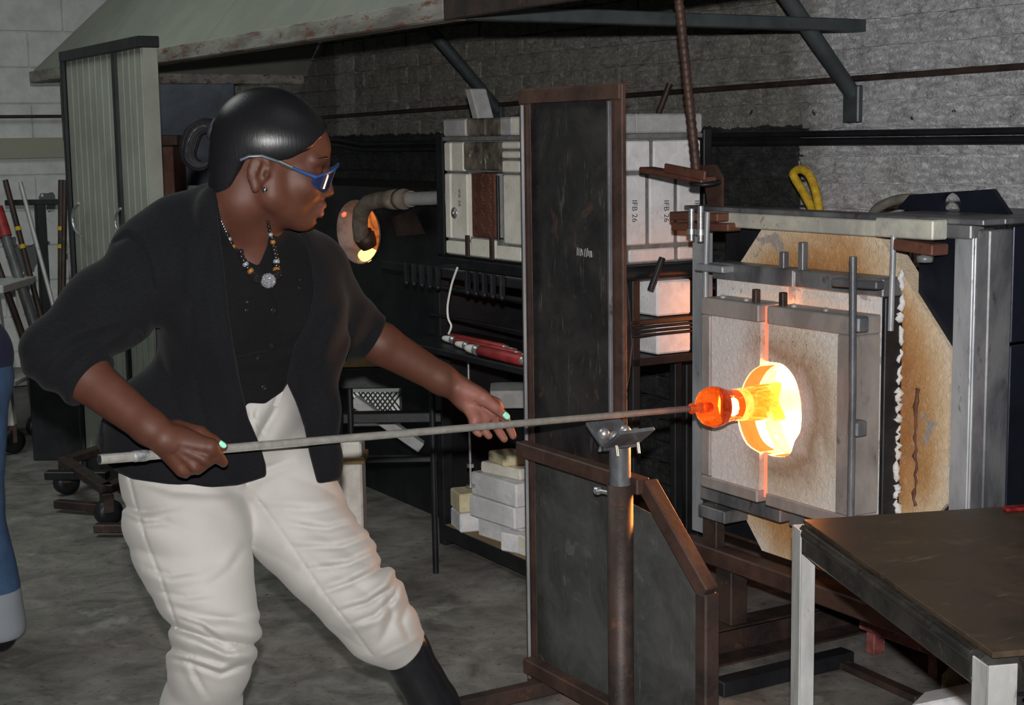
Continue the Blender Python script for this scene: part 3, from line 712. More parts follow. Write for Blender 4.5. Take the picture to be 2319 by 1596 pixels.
for i in range(9):
    m_ = MB(); a = q[0] - .034 + .0075 * i; m_.beam((a, NS + .0065, q[2] - .008 + r4.uniform(-.002, .002)), (a + r4.uniform(-.004, .006), NS + .0065, q[2] + .008 + r4.uniform(-.003, .003)), .0012, .0016, (0, 1, 0), .0002); part('scratch_mark', m_, M['steel_bright'], sh)
# round post, sleeve and yoke
pc = fr(1404, 1050, NS - .062); PU = pc[0]; PN = NS - .062
zy = .748 - .052
m_ = MB(); m_.lathe((PU, PN, .008), (0, 0, 1), [(0, .0285), (.605, .0285), (.605, .024)], 24); post_ = part('sleeve_post', m_, M['rust_dark'], sh, 'dark round pipe post')
m_ = MB(); m_.lathe((PU, PN, .55), (0, 0, 1), [(0, .0235), (zy - .55, .0235)], 24); part('inner_post', m_, M['steel_dark'], post_)
p = fr(1374, 1112, PN); m_ = MB(); m_.tube([(PU - .02, PN, p[2]), (PU - .062, PN - .012, p[2])], .0052, 10); m_.lathe((PU - .072, PN - .0145, p[2]), (1, .25, 0), [(0, .0095), (.009, .0095)], 6); m_.lathe((PU - .036, PN - .004, p[2]), (1, .25, 0), [(0, .010), (.009, .010)], 6); part('clamp_bolt', m_, M['galv'], post_, 'galvanised clamp bolt')
for sgn in (-1, 1):
    m_ = MB(); m_.frame_box((PU + sgn * .030, PN, zy + .022), (.036, 0, sgn * .024), (0, .045, 0), (-sgn * .0022, 0, .0034), .001); yk = part('yoke_plate', m_, M['steel_dark'], post_)
    for dn in (-.028, .028):
        m_ = MB(); m_.sphere((PU + sgn * .020, PN + dn, zy + .028), .0135, 12, 8); part('ball_roller', m_, M['galv'], yk)
        m_ = MB(); m_.tube([(PU + sgn * .026, PN + dn, zy + .01), (PU + sgn * .034, PN + dn - .002, zy - .012)], .0035, 8); part('bolt', m_, M['galv'], yk)

# ================================================================ steel table in front
tA = onz(1800, 1172, .65); e1 = nrm(V3(.982, .19, 0)); e2 = nrm(V3(.155, -.988, 0)); tl, tw = .79, .80
def tp(a, b, z): return rm(tA + e1 * a + e2 * b + np.array([0, 0, z - .65]))
tb = thing('steel_table', 'brown plate steel work table in the foreground', 'table', *tp(tw / 2, tl / 2, 0))
def tbox(mb, a0, a1, b0, b1, z0, z1, bv=.003):
    c = tp((a0 + a1) / 2, (b0 + b1) / 2, (z0 + z1) / 2); ea = rm(e1); eb = rm(e2)
    return mb.frame_box(c, ea * (a1 - a0) / 2, eb * (b1 - b0) / 2, (0, 0, (z1 - z0) / 2), bv)
m_ = MB(); tbox(m_, .012, tw - .012, .012, tl - .012, .640, .649, .001); part('top_plate', m_, M['table_top'], tb, 'scratched brown steel top')
M['table_edge'] = mottled('oiled_steel_edge', (.055, .050, .046), (.13, .12, .11), 12, .28, .8, .1, 80, (.25, .24, .22))
for (a0, a1, b0, b1) in ((0, .045, .0455, tl - .0455), (tw - .045, tw, .0455, tl - .0455), (0, tw, 0, .045), (0, tw, tl - .045, tl)):
    m_ = MB(); tbox(m_, a0, a1, b0, b1, .582, .6395, .012); part('apron', m_, M['table_edge'], tb)
for (q0_, q1_) in (((.05, .004), (tw - .05, .004)), ((.004, .05), (.004, tl - .05)), ((.05, tl - .004), (tw - .05, tl - .004))):
    m_ = MB(); m_.tube([tp(q0_[0], q0_[1], .631), tp(q1_[0], q1_[1], .631)], .0105, 12); part('edge_roll', m_, M['table_edge'], tb)
for (a, b) in ((.0, .0), (.0, tl - .05), (tw - .05, .0), (tw - .05, tl - .05)):
    m_ = MB(); s1_, s2_ = (1 if a < .1 else -1), (1 if b < .1 else -1); ca, cb = (a - .004 if a < .1 else a + .054), (b - .004 if b < .1 else b + .054); tbox(m_, *sorted((ca, ca + s1_ * .046)), *sorted((cb, cb + s2_ * .0035)), 0, .636, .001); tbox(m_, *sorted((ca, ca + s1_ * .0035)), *sorted((cb, cb + s2_ * .046)), 0, .636, .001); part('leg', m_, M['steel_bright'], tb, 'bright scratched angle iron leg')
    m_ = MB(); r2_ = random.Random(int(a * 100 + b * 10))
    for i in range(10): 
        c = tp(a + .004 + .0045 * i, b - .002, .60 + r2_.uniform(-.004, .004)); m_.sphere(c, r2_.uniform(.003, .006), 6, 4)
    part('weld_bead', m_, M['steel'], tb, None, 'stuff')
m_ = MB(); tbox(m_, .40, .47, .035, .06, .650, .657, .002); 
single('red_scrap', m_, mottled('dark_red_enamel', (.10, .008, .008), (.30, .02, .02), 60, .25), 'small dark red glass scrap near the far edge of the steel table', 'glass scrap')
# bits lying under the table
m_ = MB(); c = rz(2195, 1600, .06); m_.frame_box((c[0], c[1], .07), np.array([.10, .05, .045]), nrm((-.5, 1, 0)) * .055, nrm((-.35, -.18, 1)) * .032, .006)
o = single('firebrick', m_, M['firebrick'], 'white firebrick lying tilted on the floor under the steel table', 'brick')
def rubble_poly(): pass
m_ = MB(); c = rz(2215, 1560, .05); m_.frame_box((c[0], c[1], .06), np.array([.07, .03, .01]), (-.02, .05, .01), (0, .0, .055), .02)
single('stone_lump', m_, mottled('mossy_stone', (.12, .10, .055), (.24, .20, .11), 14, .9, 0, .6, 40), 'rough brown stone lump beside the white firebrick under the table', 'stone')
m_ = MB(); a = rz(1955, 1470, 0.0); m_.box(a[0] - .0, a[0] + .30, a[1] - .02, a[1] + .045, .06, .125, .004); m_.box(a[0] + .02, a[0] + .05, a[1] - .01, a[1] + .03, 0, .06, .002); m_.box(a[0] + .24, a[0] + .27, a[1] - .01, a[1] + .03, 0, .06, .002)
tb2 = single('square_tube', m_, mottled('chipped_red_paint', (.14, .035, .03), (.26, .09, .08), 30, .5, 0, .2, 80, (.45, .40, .38)), 'short chipped red square tube on feet under the table', 'steel tube')
m_ = MB(); a = rz(1625, 1575, 0); b = rz(1920, 1502, 0); m_.beam((a[0], a[1], .02), (b[0], b[1], .02), .05, .038); single('floor_bar', m_, M['black'], 'black steel bar on the floor beside the furnace base', 'steel bar')
m_ = MB(); a = rz(1905, 1510, 0); b = rz(2085, 1592, 0); m_.beam((a[0], a[1], .01), (b[0], b[1], .01), .035, .018); single('floor_bar', m_, M['rust_dark'], 'flat dark bar on the floor pointing under the table', 'steel bar')

# ================================================================ brick kiln on its rack
NK, UK = 2.40, -3.72
def inset(mb, x0, y0, x1, y1, n=NK, d=.06, g=.0035, b=.004): 
    xm, ym = (x0 + x1) / 2, (y0 + y1) / 2
    return mb.box(fr(x0, ym, n)[0] + g, fr(x1, ym, n)[0] - g, n, n + d, fr(xm, y1, n)[2] + g, fr(xm, y0, n)[2] - g, b)
def inset_s(mb, x0, y0, x1, y1, u=UK, d=.06, g=.0035, b=.004):
    xm, ym = (x0 + x1) / 2, (y0 + y1) / 2
    return mb.box(u - d, u, si(x0, ym, u)[1] + g, si(x1, ym, u)[1] - g, si(xm, y1, u)[2] + g, si(xm, y0, u)[2] - g, b)
kl = thing('brick_kiln', 'white firebrick kiln with a rusty tread plate door on a black rack', 'kiln', -4.1, NK + .24, .98)
xc = 1293                                         # where the hidden corner shows
core = MB(); core.box(fr(1006, 450, NK)[0], fr(1056, 450, NK)[0], NK + .012, NK + .46, .985, 1.36, .002); core.box(fr(1131, 450, NK)[0], UK - .006, NK + .012, NK + .46, .985, 1.36, .002)
core.box(fr(1056, 450, NK)[0], fr(1131, 450, NK)[0], NK + .07, NK + .46, .985, 1.36, .002); core.box(fr(1056, 450, NK)[0], fr(1131, 450, NK)[0], NK + .012, NK + .07, 1.255, 1.36, .002); core.box(fr(1056, 450, NK)[0], fr(1131, 450, NK)[0], NK + .012, NK + .07, .985, 1.05, .002)
part('mortar_core', core, M['mortar'], kl, 'grey mortar joints')
fb, fs_, fg, fc = M['firebrick'], M['firebrick_soot'], M['firebrick_grey'], M['firebrick_cream']
# course heights in room metres keep the joints level on both faces
ZC = [.985, 1.036, 1.253, 1.353]
def zrow(k): return ZC[k], ZC[k + 1]
def kb(xa, xb, k, m, z0=None, z1=None, proud=0.):
    a, b = zrow(k); a = z0 or a; b = z1 or b; g = .0042; m_ = MB()
    m_.box(fr(xa, 450, NK)[0] + g, fr(xb, 450, NK)[0] - g, NK - proud, NK + .06, a + g, b - g, .004); return part('brick', m_, m, kl)
kb(1006, 1023, 2, fc); kb(1023, 1052, 2, fs_ if False else fc); kb(1052, 1136, 2, fs_, 1.258, None, .004)
kb(1136, 1180, 2, fc, None, 1.296); kb(1136, 1180, 2, fc, 1.296, 1.324); kb(1136, 1180, 2, fc, 1.324, None); kb(1180, 1236, 2, fc); kb(1236, 1291, 2, fc)
kb(1006, 1021, 1, fc); btext = kb(1021, 1059, 1, fc); kb(1138, 1182, 1, fc); kb(1182, 1236, 1, fc); kb(1236, 1291, 1, fc)
kb(1006, 1059, 0, fc); kb(1062, 1118, 0, fc, None, 1.050); kb(1120, 1180, 0, fc); kb(1180, 1240, 0, fc); kb(1240, 1291, 0, fc)
# coping course
for (xa, xb, m) in ((1004, 1056, fg), (1056, 1100, fs_), (1100, 1132, fs_), (1132, 1160, fg), (1160, 1240, fc), (1240, 1291, fg)):
    m_ = MB(); m_.box(fr(xa, 290, NK - .01)[0] + .002, fr(xb, 290, NK - .01)[0] - .002, NK - .012, NK + .22, 1.368, 1.422, .005); part('coping_brick', m_, m, kl)
m_ = MB(); m_.box(fr(1004, 300, NK)[0], UK + .006, NK - .006, NK + .48, 1.353, 1.367, .002); part('bed_strip', m_, M['mortar'], kl)
m_ = MB(); m_.box(fr(1006, 300, NK)[0], UK - .12, NK + .222, NK + .47, 1.368, 1.41, .004); part('roof_slab', m_, fg, kl)
# right hand face
def ks(xa, xb, k, m):
    a, b = zrow(k); g = .0068; m_ = MB(); m_.box(UK - .06, UK + .002, si(xa, 450, UK)[1] + g, si(xb, 450, UK)[1] - g, a + g, b - g, .004); return part('brick', m_, m, kl)
ks(1300, 1380, 2, fb); ks(1380, 1476, 2, fb); ks(1476, 1590, 2, fb)
ks(1300, 1400, 1, fb); s1 = ks(1400, 1467, 1, fb); s2 = ks(1467, 1531, 1, fb); s3 = ks(1531, 1590, 1, fb)
ks(1300, 1420, 0, fb); ks(1420, 1532, 0, fb); ks(1532, 1590, 0, fb)
for (na, nb_) in ((2.40, 2.63), (2.63, 2.88)):
    m_ = MB(); m_.box(UK - .118, UK + .008, na + .002, nb_ - .002, 1.368, 1.424, .005); part('coping_brick', m_, fg, kl)
# stamped lettering on the bricks
M['ink'] = plain('stencil_ink', (.05, .05, .05), .8)
def lettering(txt, size, origin, xdir, ydir, parent, m, base=None):
    cu_ = bpy.data.curves.new('lettering', 'FONT'); cu_.body = txt; cu_.size = size; cu_.align_x = 'CENTER'; cu_.align_y = 'CENTER'
    to = bpy.data.objects.new('tmp', cu_); me = bpy.data.meshes.new_from_object(to); bpy.data.objects.remove(to)
    xd, yd = nrm(xdir), nrm(ydir)
    b = ROOTPOS[parent.name]
    for v in me.vertices:
        p = np.asarray(origin) + xd * v.co.x + yd * v.co.y - b; v.co = p
    me.materials.append(m); o = bpy.data.objects.new('lettering', me); COL.objects.link(o); o.parent = parent; ROOTPOS[o.name] = b; return o
for (x, par) in ((1437, s1), (1509, s2), (1578, s3)):
    p = si(x, 478, UK + .0035); lettering('IFB 26', .026, (UK + .0035, p[1], p[2]), (0, 0, -1), (0, 1, 0), par, M['ink'])
p = fr(1041, 448, NK); lettering('IFB 26', .022, (p[0], NK - .0015, p[2]), (0, 0, -1), (1, 0, 0), btext, M['ink'])
# tread plate door
dz0, dz1 = 1.052, 1.252; du0, du1 = fr(1061, 460, NK)[0], fr(1112, 460, NK)[0]
m_ = MB(); m_.box(du0, du1, NK + .012, NK + .02, dz0, dz1, .001); kd = part('door', m_, M['rust_red'], kl, 'rusty tread plate door')
for i in range(9):
    for j in range(3):
        a = 1 if (i + j) % 2 else -1; cu2 = du0 + (j + .5) * (du1 - du0) / 3; cz = dz0 + (i + .5) * (dz1 - dz0) / 9
        m_ = MB(); m_.frame_box((cu2, NK + .0115, cz), nrm((1, 0, a)) * .0125, (0, .0045, 0), nrm((-a, 0, 1)) * .0036, .002); part('tread_bar', m_, M['rust_red'], kd)
m_ = MB(); m_.box(fr(1113, 460, NK)[0], fr(1129, 460, NK)[0], NK + .022, NK + .03, dz0 + .002, dz1, .001); part('door_jamb', m_, M['firebrick_grey'], kl)
a = fr(1122, 400, NK)[0]; m_ = MB(); m_.tube([(a, NK + .008, dz0 - .004), (a, NK + .008, dz1 - .006)], .0055, 10); part('hinge_rod', m_, M['black'], kl)
for x in (1064, 1119):
    a = fr(x, 560, NK)[0]; m_ = MB(); m_.box(a - .011, a + .011, NK - .012, NK - .004, .9855, 1.056, .002); part('strap', m_, M['rust_dark'], kl)
p = fr(1031, 482, NK); m_ = MB(); m_.lathe((p[0], NK + .003, p[2]), (0, -1, 0), [(0, .016), (.006, .019), (.009, .017), (.009, .006), (.014, .004)], 20); part('gauge_cap', m_, M['galv'], kl, 'round metal cap')
# corner irons
m_ = MB(); a = fr(991, 450, NK - .004)[0]; b = fr(1006, 450, NK - .004)[0]; m_.box(a, b, NK - .008, NK + .0, .985, 1.378, .002); part('corner_iron', m_, M['black'], kl)
a = si(1590, 400, UK + .004)[1]; m_ = MB(); m_.box(UK - .03, UK + .008, a + .004, a + .034, .985, 1.378, .002); part('corner_iron', m_, M['black'], kl)
# loose bits on the kiln
m_ = MB(); p = fr(1090, 268, NK + .1); m_.frame_box((p[0] - .01, p[1], 1.47), (.02, 0, .0), (0, .03, 0), nrm((-.5, 0, 1)) * .055, .004)
single('loose_brick', m_, fg, 'grey brick standing tilted on top of the kiln', 'brick')

rk = thing('steel_rack', 'black steel rack carrying the brick kiln', 'rack', -4.1, NK + .24)
u0r = fr(998, 700, NK)[0]; 
legs = [(u0r - .015, NK - .01), (UK - .02, NK - .01), (u0r - .015, NK + .42), (UK - .02, NK + .42)]
for (a, b) in legs: m_ = MB(); m_.box(a - .014, a + .026, b, b + .04, 0, .944, .003); part('leg', m_, M['black'], rk)
for n in (NK - .01, NK + .43): m_ = MB(); m_.box(u0r - .03, UK + .03, n, n + .04, .944, .978, .003); part('rail', m_, M['black'], rk)
for u in (u0r - .028, UK - .01): m_ = MB(); m_.box(u, u + .036, NK + .031, NK + .429, .944, .978, .003); part('rail', m_, M['black'], rk)
m_ = MB(); m_.box(u0r - .02, UK + .02, NK + .02, NK + .44, .976, .984, .001); part('deck', m_, M['black'], rk)
# tool rail with hooks in front
a = fr(872, 598, NK - .14)[0]; b = fr(1186, 640, NK - .14)[0]; zr = fr(1080, 628, NK - .14)[2]
m_ = MB(); m_.box(a, b + .12, NK - .155, NK - .125, zr - .014, zr + .014, .003); tr_ = part('tool_rail', m_, M['black'], rk)
for u in (a + .25, b): m_ = MB(); m_.box(u, u + .03, NK - .124, NK - .011, zr - .01, zr + .01, .002); part('rail_arm', m_, M['black'], tr_)
for x in (920, 937, 955, 973, 991, 1058, 1077, 1096, 1115, 1136):
    p = fr(x, 620, NK - .165)[0]; m_ = MB(); m_.box(p - .006, p + .006, NK - .172, NK - .156, zr - .042, zr + .02, .002); m_.sphere((p, NK - .164, zr - .044), .009, 8, 5); part('hook', m_, M['black'], tr_)
for (zz, r_) in ((fr(1100, 667, NK - .02)[2], .009), (fr(1100, 735, NK - .02)[2], .006)):
    m_ = MB(); m_.tube([(u0r - .03, NK - .02, zz), (UK + .03, NK - .02, zz)], r_, 8); part('cross_rod', m_, M['black'], rk)
zs = fr(1100, 800, NK - .1)[2]
m_ = MB(); m_.box(u0r - .06, UK + .03, NK - .17, NK + .12, zs - .02, zs, .003); part('tool_shelf', m_, M['black'], rk)
zl_ = .062
m_ = MB(); m_.box(u0r + .012, UK - .035, NK - .008, NK + .42, zl_, zl_ + .012, .002); part('shelf_board', m_, M['wood'], rk, 'brown board')
m_ = MB(); m_.box(u0r + .012, UK - .035, NK - .016, NK - .009, zl_ - .036, zl_ + .012, .001); part('shelf_iron', m_, M['black'], rk)
# torches lying on the tool shelf
M['torch_red'] = mottled('worn_red_handle', (.24, .018, .020), (.36, .035, .035), 20, .5, 0, .1, 60)
M['white_tip'] = plain('chalk_white_plastic', (.80, .80, .76), .45)
def torch(px, r, tip, n, lab):
    Y = at(1090, 770, 1)[1]; (xa, ya), (xb, yb_) = px
    P = [np.array(fr(xa, ya, n)), np.array(fr(xb, yb_, n))]; dv = P[1] - P[0]; L = np.linalg.norm(dv); d_ = dv / L
    d_ = np.array([d_[0], .0, 0.]); d_ = nrm(d_); P[0][2] = zs + r * 1.06 + .001; L = dv[0]
    o = thing('torch', lab, 'torch', *(P[0]), group='red handled torches on the tool shelf')
    t0 = P[0]
    if tip:
        m_ = MB(); m_.lathe(t0, d_, [(0, r * .35), (.004, r * .62), (.02, r * .8), (.055, r * .95)], 14); part('tip', m_, M['white_tip'], o, 'white tapered tip')
        m_ = MB(); m_.lathe(t0 + d_ * .055, d_, [(0, r * .9), (.004, r * 1.05), (.018, r * 1.05), (.02, r * .85), (.028, r * .85)], 14); part('collar', m_, M['galv'], o)
        s0 = .083
    else: s0 = 0
    m_ = MB(); m_.lathe(t0 + d_ * s0, d_, [(0, r * .8), (.003, r), (L - s0, r), (L - s0 + .003, r * .8)], 16); part('handle', m_, M['torch_red'], o, 'red handle')
    m_ = MB(); m_.lathe(t0 + d_ * L, d_, [(.003, r * .8), (.02, r * .8), (.02, r * .5), (.07, r * .5)], 12); part('valve', m_, M['galv'], o)
torch(((1022, 753), (1140, 744)), .0125, False, NK - .045, 'plain red torch handle lying at the back of the tool shelf')
torch(((1004, 773), (1168, 757)), .0125, True, NK - .082, 'red torch with the white tip reaching furthest left')
torch(((1033, 781), (1176, 766)), .0125, True, NK - .115, 'red torch with a white tip between two others')
torch(((1056, 785), (1182, 772)), .0160, True, NK - .150, 'thick red torch nearest the front of the shelf')
m_ = loop3([(1036, 606), (1028, 628), (1022, 648), (1014, 690), (1015, 720), (1022, 738), (1016, 756)], NK - .17, .0035, 8)
single('white_cable', m_, M['white_tip'], 'thin white cable hanging from the tool rail down to the torches', 'cable')
m_ = MB(); p = fr(988, 792, NK - .06); m_.box(p[0] - .014, p[0] + .012, p[1], p[1] + .01, p[2] - .012, p[2] + .02, .003)
single('orange_tag', m_, plain('orange_plastic', (.75, .28, .02), .5), 'small orange tag on the rack leg by the torches', 'tag')
m_ = MB(); p = fr(1064, 1000, NK - .02); q = fr(1063, 1098, NK - .02); m_.tube([(p[0], p[1], zs - .02), (p[0], p[1], q[2])], .0045, 8); m_.lathe((p[0], p[1], q[2] + .06), (0, 0, 1), [(0, .013), (.012, .013)], 6); m_.lathe((p[0], p[1], q[2] - .004), (0, 0, 1), [(0, .016), (.006, .016)], 12)
single('hanging_rod', m_, M['galv'], 'thin threaded rod hanging below the tool shelf', 'rod')
# spare firebricks on the low shelf
def fbk(u, n, z, rot, m, lab, L=.23, B=.114, Hh=.064, tilt=0.):
    m_ = MB(); c, s_ = math.cos(rot), math.sin(rot)
    m_.frame_box((u, n, z + Hh / 2), np.array([c, s_, 0]) * L / 2, np.array([-s_, c, tilt]) * B / 2, np.array([0, -tilt, 1]) * Hh / 2, .005)
    return single('firebrick', m_, m, lab, 'brick', 'spare firebricks on the low shelf')
zb_ = zl_ + .013; ua = u0r + .06
fbk(ua + .06, NK + .10, zb_, 1.35, fb, 'white firebrick at the left end of the low shelf, lowest row')
fbk(ua + .06, NK + .10, zb_ + .066, 1.35, M['firebrick_yellow'], 'yellowish firebrick lying on the left end brick of the low shelf')
fbk(ua + .255, NK + .08, zb_, .12, fb, 'white firebrick in the lowest row under the big stack')
fbk(ua + .245, NK + .075, zb_ + .066, .10, fb, 'white firebrick in the middle of the big stack', .25, .15, .07)
fbk(ua + .255, NK + .085, zb_ + .138, .06, fg if False else M['firebrick'], 'broad grey-white block near the top of the big brick stack', .26, .16, .075)
fbk(ua + .25, NK + .08, zb_ + .2145, .2, M['firebrick_cream'], 'cream split brick lying flat on the big brick stack', .19, .10, .036)
fbk(ua + .24, NK + .075, zb_ + .2515, -.1, M['firebrick_yellow'], 'small yellow split brick topmost on the big brick stack', .12, .09, .034)
fbk(ua + .155, NK + .06, zb_ + .2145, .5, fb, 'small white chip beside the cream split brick on the stack', .06, .04, .02)
fbk(ua + .40, NK + .045, zb_, .35, fb, 'white firebrick leaning out at the front of the low shelf', .14, .10, .06)
fbk(ua + .53, NK + .06, zb_, .05, M['firebrick_cream'], 'cream firebrick with a dark band at the right end of the low shelf')
m_ = MB(); m_.prism([(ua - .07, NK + .16, zb_), (ua + .0, NK + .16, zb_), (ua + .01, NK + .2, zb_ + .15), (ua - .03, NK + .2, zb_ + .16)], (0, .03, 0))
single('broken_slab', m_, M['firebrick_yellow'], 'broken tan slab leaning behind the left end of the low shelf', 'slab')

# stand with hot bricks between kiln and furnace
US = -3.42
st = thing('brick_stand', 'black pipe stand holding firebricks between kiln and furnace', 'stand', US, 2.62)
a = si(1423, 618, US); b = si(1572, 612, US)
m_ = MB(); m_.tube([(US + .02, a[1] - .15, a[2]), (US + .02, b[1] + .02, a[2])], .021, 16); part('pipe', m_, M['black'], st, 'black round pipe')
q0, q1 = si(1489, 660, US)[1], si(1569, 660, US)[1]
for (y0_, y1_) in ((716, 728), (802, 820)):
    z0_, z1_ = si(1530, y1_, US)[2], si(1530, y0_, US)[2]; m_ = MB(); m_.box(US - .13, US + .01, q0 - .10, q1 + .03, z0_, z1_, .002); part('shelf', m_, M['black'], st)
for nn in (q0 - .09, q1 + .01): 
    for uu in (US - .12, US - .015): m_ = MB(); m_.box(uu, uu + .025, nn, nn + .025, 0, a[2] - .02, .002); part('leg', m_, M['black'], st)
for k in range(3): m_ = MB(); zz = si(1500, 735 + 9 * k, US)[2]; m_.tube([(US + .016 + .004 * k, q0 - .26, zz), (US + .016, q1 + .02, zz)], .004, 8); part('rail', m_, M['black'], st)
p = si(1484, 612, US + .05); m_ = MB(); m_.tube([(US + .055, p[1] - .02, si(1475, 652, US)[2]), (US + .055, p[1] + .02, si(1490, 580, US)[2])], .009, 10); part('handle', m_, M['black'], st)
for (y0_, y1_, la) in ((634, 715, 'white firebrick on the upper shelf of the black pipe stand'), (731, 801, 'white firebrick on the lower shelf of the black pipe stand')):
    m_ = MB(); z0_ = si(1530, y1_, US)[2]; z1_ = si(1530, y0_, US)[2]; m_.box(US - .11, US - .002, q0, q1 - .004, z0_ + .002, z1_, .005)
    single('firebrick', m_, fb, la, 'brick')

# ================================================================ melting furnace behind the worker
NM = 2.56
mf = thing('melting_furnace', 'black steel melting furnace with a burner in its glowing port', 'furnace', -5.5, NM + .3)
ur = fr(992, 600, NM)[0]; ul = -6.9; ztop = fr(880, 425, NM)[2]
pp = fr(812, 525, NM); PCu, PCz = pp[0], pp[2]; rw, rh = abs(fr(862, 525, NM)[0] - fr(764, 525, NM)[0]) / 2, abs(fr(812, 455, NM)[2] - fr(812, 600, NM)[2]) / 2
pol = [(ur, .0), (ur, ztop - .08), (ur - .10, ztop), (ul, ztop), (ul, .0)]
an_ = angles_for(pol, (PCu, PCz), 40); oo = resample(pol, np.array([PCu, PCz]), an_); hh_ = [(PCu + rw * math.cos(t), PCz + rh * math.sin(t)) for t in an_]
m_ = MB(); holed(m_, [(p[0], NM, p[1]) for p in oo], None, [(p[0], NM, p[1]) for p in hh_], (0, .02, 0)); part('front_sheet', m_, M['black'], mf)
m_ = MB(); m_.box(ul, ur, NM + .50, NM + .52, 0, ztop, .002); part('back_sheet', m_, M['black'], mf)
m_ = MB(); m_.box(ur - .012, ur, NM + .02, NM + .50, 0, ztop - .09, .002); part('side_sheet', m_, M['black'], mf)
m_ = MB(); m_.box(ul, ul + .012, NM + .02, NM + .50, 0, ztop - .01, .002); part('side_sheet', m_, M['black'], mf)
m_ = MB(); m_.box(ul, ur - .10, NM + .02, NM + .50, ztop - .008, ztop, .002); part('top_sheet', m_, M['black'], mf)
M['port_ring'] = mottled('pinkish_fibre', (.30, .20, .17), (.44, .34, .31), 14, .9, 0, .4, 60, (.30, .14, .10))
K = 32; vs = []; fs2 = []
for i in range(K):
    t = 2 * math.pi * i / K
    for (s_, dn) in ((1.0, -.004), (.96, -.002), (.86, .05), (.84, .12)): vs.append((PCu + rw * s_ * math.cos(t), NM + dn, PCz + rh * s_ * math.sin(t)))
for i in range(K):
    j = (i + 1) % K
    for k in range(3): fs2.append((i * 4 + k, j * 4 + k, j * 4 + k + 1, i * 4 + k + 1))
m_ = MB(); m_.add(vs, fs2, True); part('port_ring', m_, M['port_ring'], mf, 'pale fibre lined oval port')
m_ = MB(); m_.prism([(PCu + rw * .86 * math.cos(2 * math.pi * i / K), NM + .115, PCz + rh * .86 * math.sin(2 * math.pi * i / K)) for i in range(K)], (0, .02, 0)); part('fire_bed', m_, hot('orange_fire', (.10, .012, .004), .9, (.2, .1, .06), tex=((1, .26, .04), 0, 11)), mf, 'orange fire inside the port')
m_ = MB(); p = fr(815, 588, NM - .002); m_.sphere((p[0], NM + .035, p[2] + .016), .046, 12, 8, (.9, .9, .62)); part('hot_spot', m_, hot('yellow_fire', (1, .62, .16), 2.2), mf, 'yellow hot spot at the foot of the port')
m_ = MB(); p = fr(770, 482, NM - .002); m_.sphere((p[0], NM + .012, p[2]), .022, 10, 6, (1.0, .5, .8)); part('hot_spot', m_, hot('red_fire', (1, .10, .015), 1.0), mf, 'red hot spot beside the port')
M['scaled_pipe'] = mottled('scaled_brown_pipe', (.16, .125, .095), (.29, .24, .19), 16, .75, .1, .4, 60, (.38, .36, .33))
e = [fr(818, 538, NM - .03), fr(815, 508, NM - .05), fr(817, 480, NM - .07), fr(834, 459, NM - .08), fr(862, 452, NM - .085), fr(885, 452, NM - .085)]
ee = []
for i in range(len(e) - 1):
    for t in (0, .33, .66): ee.append(np.array(e[i]) * (1 - t) + np.array(e[i + 1]) * t)
m_ = MB(); m_.tube(ee + [e[-1]], .030, 16); bp = part('burner_elbow', m_, M['scaled_pipe'], mf, 'scaled brown pipe elbow')
p = np.array(fr(818, 540, NM - .03)); m_ = MB(); m_.lathe(p + np.array([0, .035, -.035]), (0, -.5, 1), [(0, .030), (.02, .038), (.05, .042), (.052, .037), (.066, .037), (.068, .031)], 20); part('burner_nozzle', m_, M['rust'], bp, 'rusty burner nozzle')
p = np.array(e[-1]); dd = nrm(np.array(fr(990, 448, NM - .085)) - p); m_ = MB(); m_.lathe(p, dd, [(-.02, .033), (0, .036), (.05, .036), (.052, .031), (.07, .031), (.072, .037), (.11, .037), (.112, .031), (.16, .029)], 16); part('coupling', m_, M['galv'] if False else M['scaled_pipe'], bp)
m_ = MB(); m_.lathe(p + dd * .15, dd, [(0, .024), (.30, .024)], 14); part('supply_pipe', m_, M['firebrick_grey'], bp, 'grey supply pipe')
q = [fr(x, y, NM - .03) for x, y in ((886, 492), (936, 476), (962, 530), (898, 535))]; m_ = MB(); m_.prism([(x[0], NM - .03, x[2]) for x in q], (0, .004, 0)); part('flap_plate', m_, M['rust_dark'], mf)

# low dark stand with wooden board, crate and beam behind the worker
Yb = 4.75
def yb(mb, x0, y0, x1, y1, Y, d=.05, b=.003):
    p = at(x0, (y0 + y1) / 2, Y); q = at(x1, (y0 + y1) / 2, Y); zt = at((x0 + x1) / 2, y0, Y)[2]; zb2 = at((x0 + x1) / 2, y1, Y)[2]
    c = rm(np.array([(p[0] + q[0]) / 2, Y + d / 2, (zt + zb2) / 2])); ex = rm(np.array([1., 0, 0])); ey = rm(np.array([0, 1., 0])); hx, hy, hz = abs(q[0] - p[0]) / 2, d / 2, abs(zt - zb2) / 2
    return mb.frame_box(c, ex * hx, ey * hy, (0, 0, hz), b)
c = ry(800, 1000, Yb); bs = thing('low_bench', 'low black bench with a wooden board behind the worker', 'bench', c[0], c[1])
m_ = MB(); yb(m_, 715, 806, 880, 832, Yb, .25); part('board', m_, M['wood'], bs, 'brown wooden board')
m_ = MB(); yb(m_, 715, 833, 985, 880, Yb, .25); part('apron', m_, M['black'], bs)
zf = lambda x, Y: 0
for x in (768, 792, 978):
    m_ = MB(); p = at(x, 880, Yb); m_.tube([rm(p), rm(np.array([p[0], Yb, 0]))], .010, 8); part('leg', m_, M['black'], bs)
m_ = MB(); yb(m_, 776, 935, 1000, 958, Yb + .05, .05); part('stretcher', m_, M['black'], bs)
m_ = MB(); yb(m_, 790, 1035, 990, 1048, Yb + .05, .04); part('stretcher', m_, M['black'], bs)
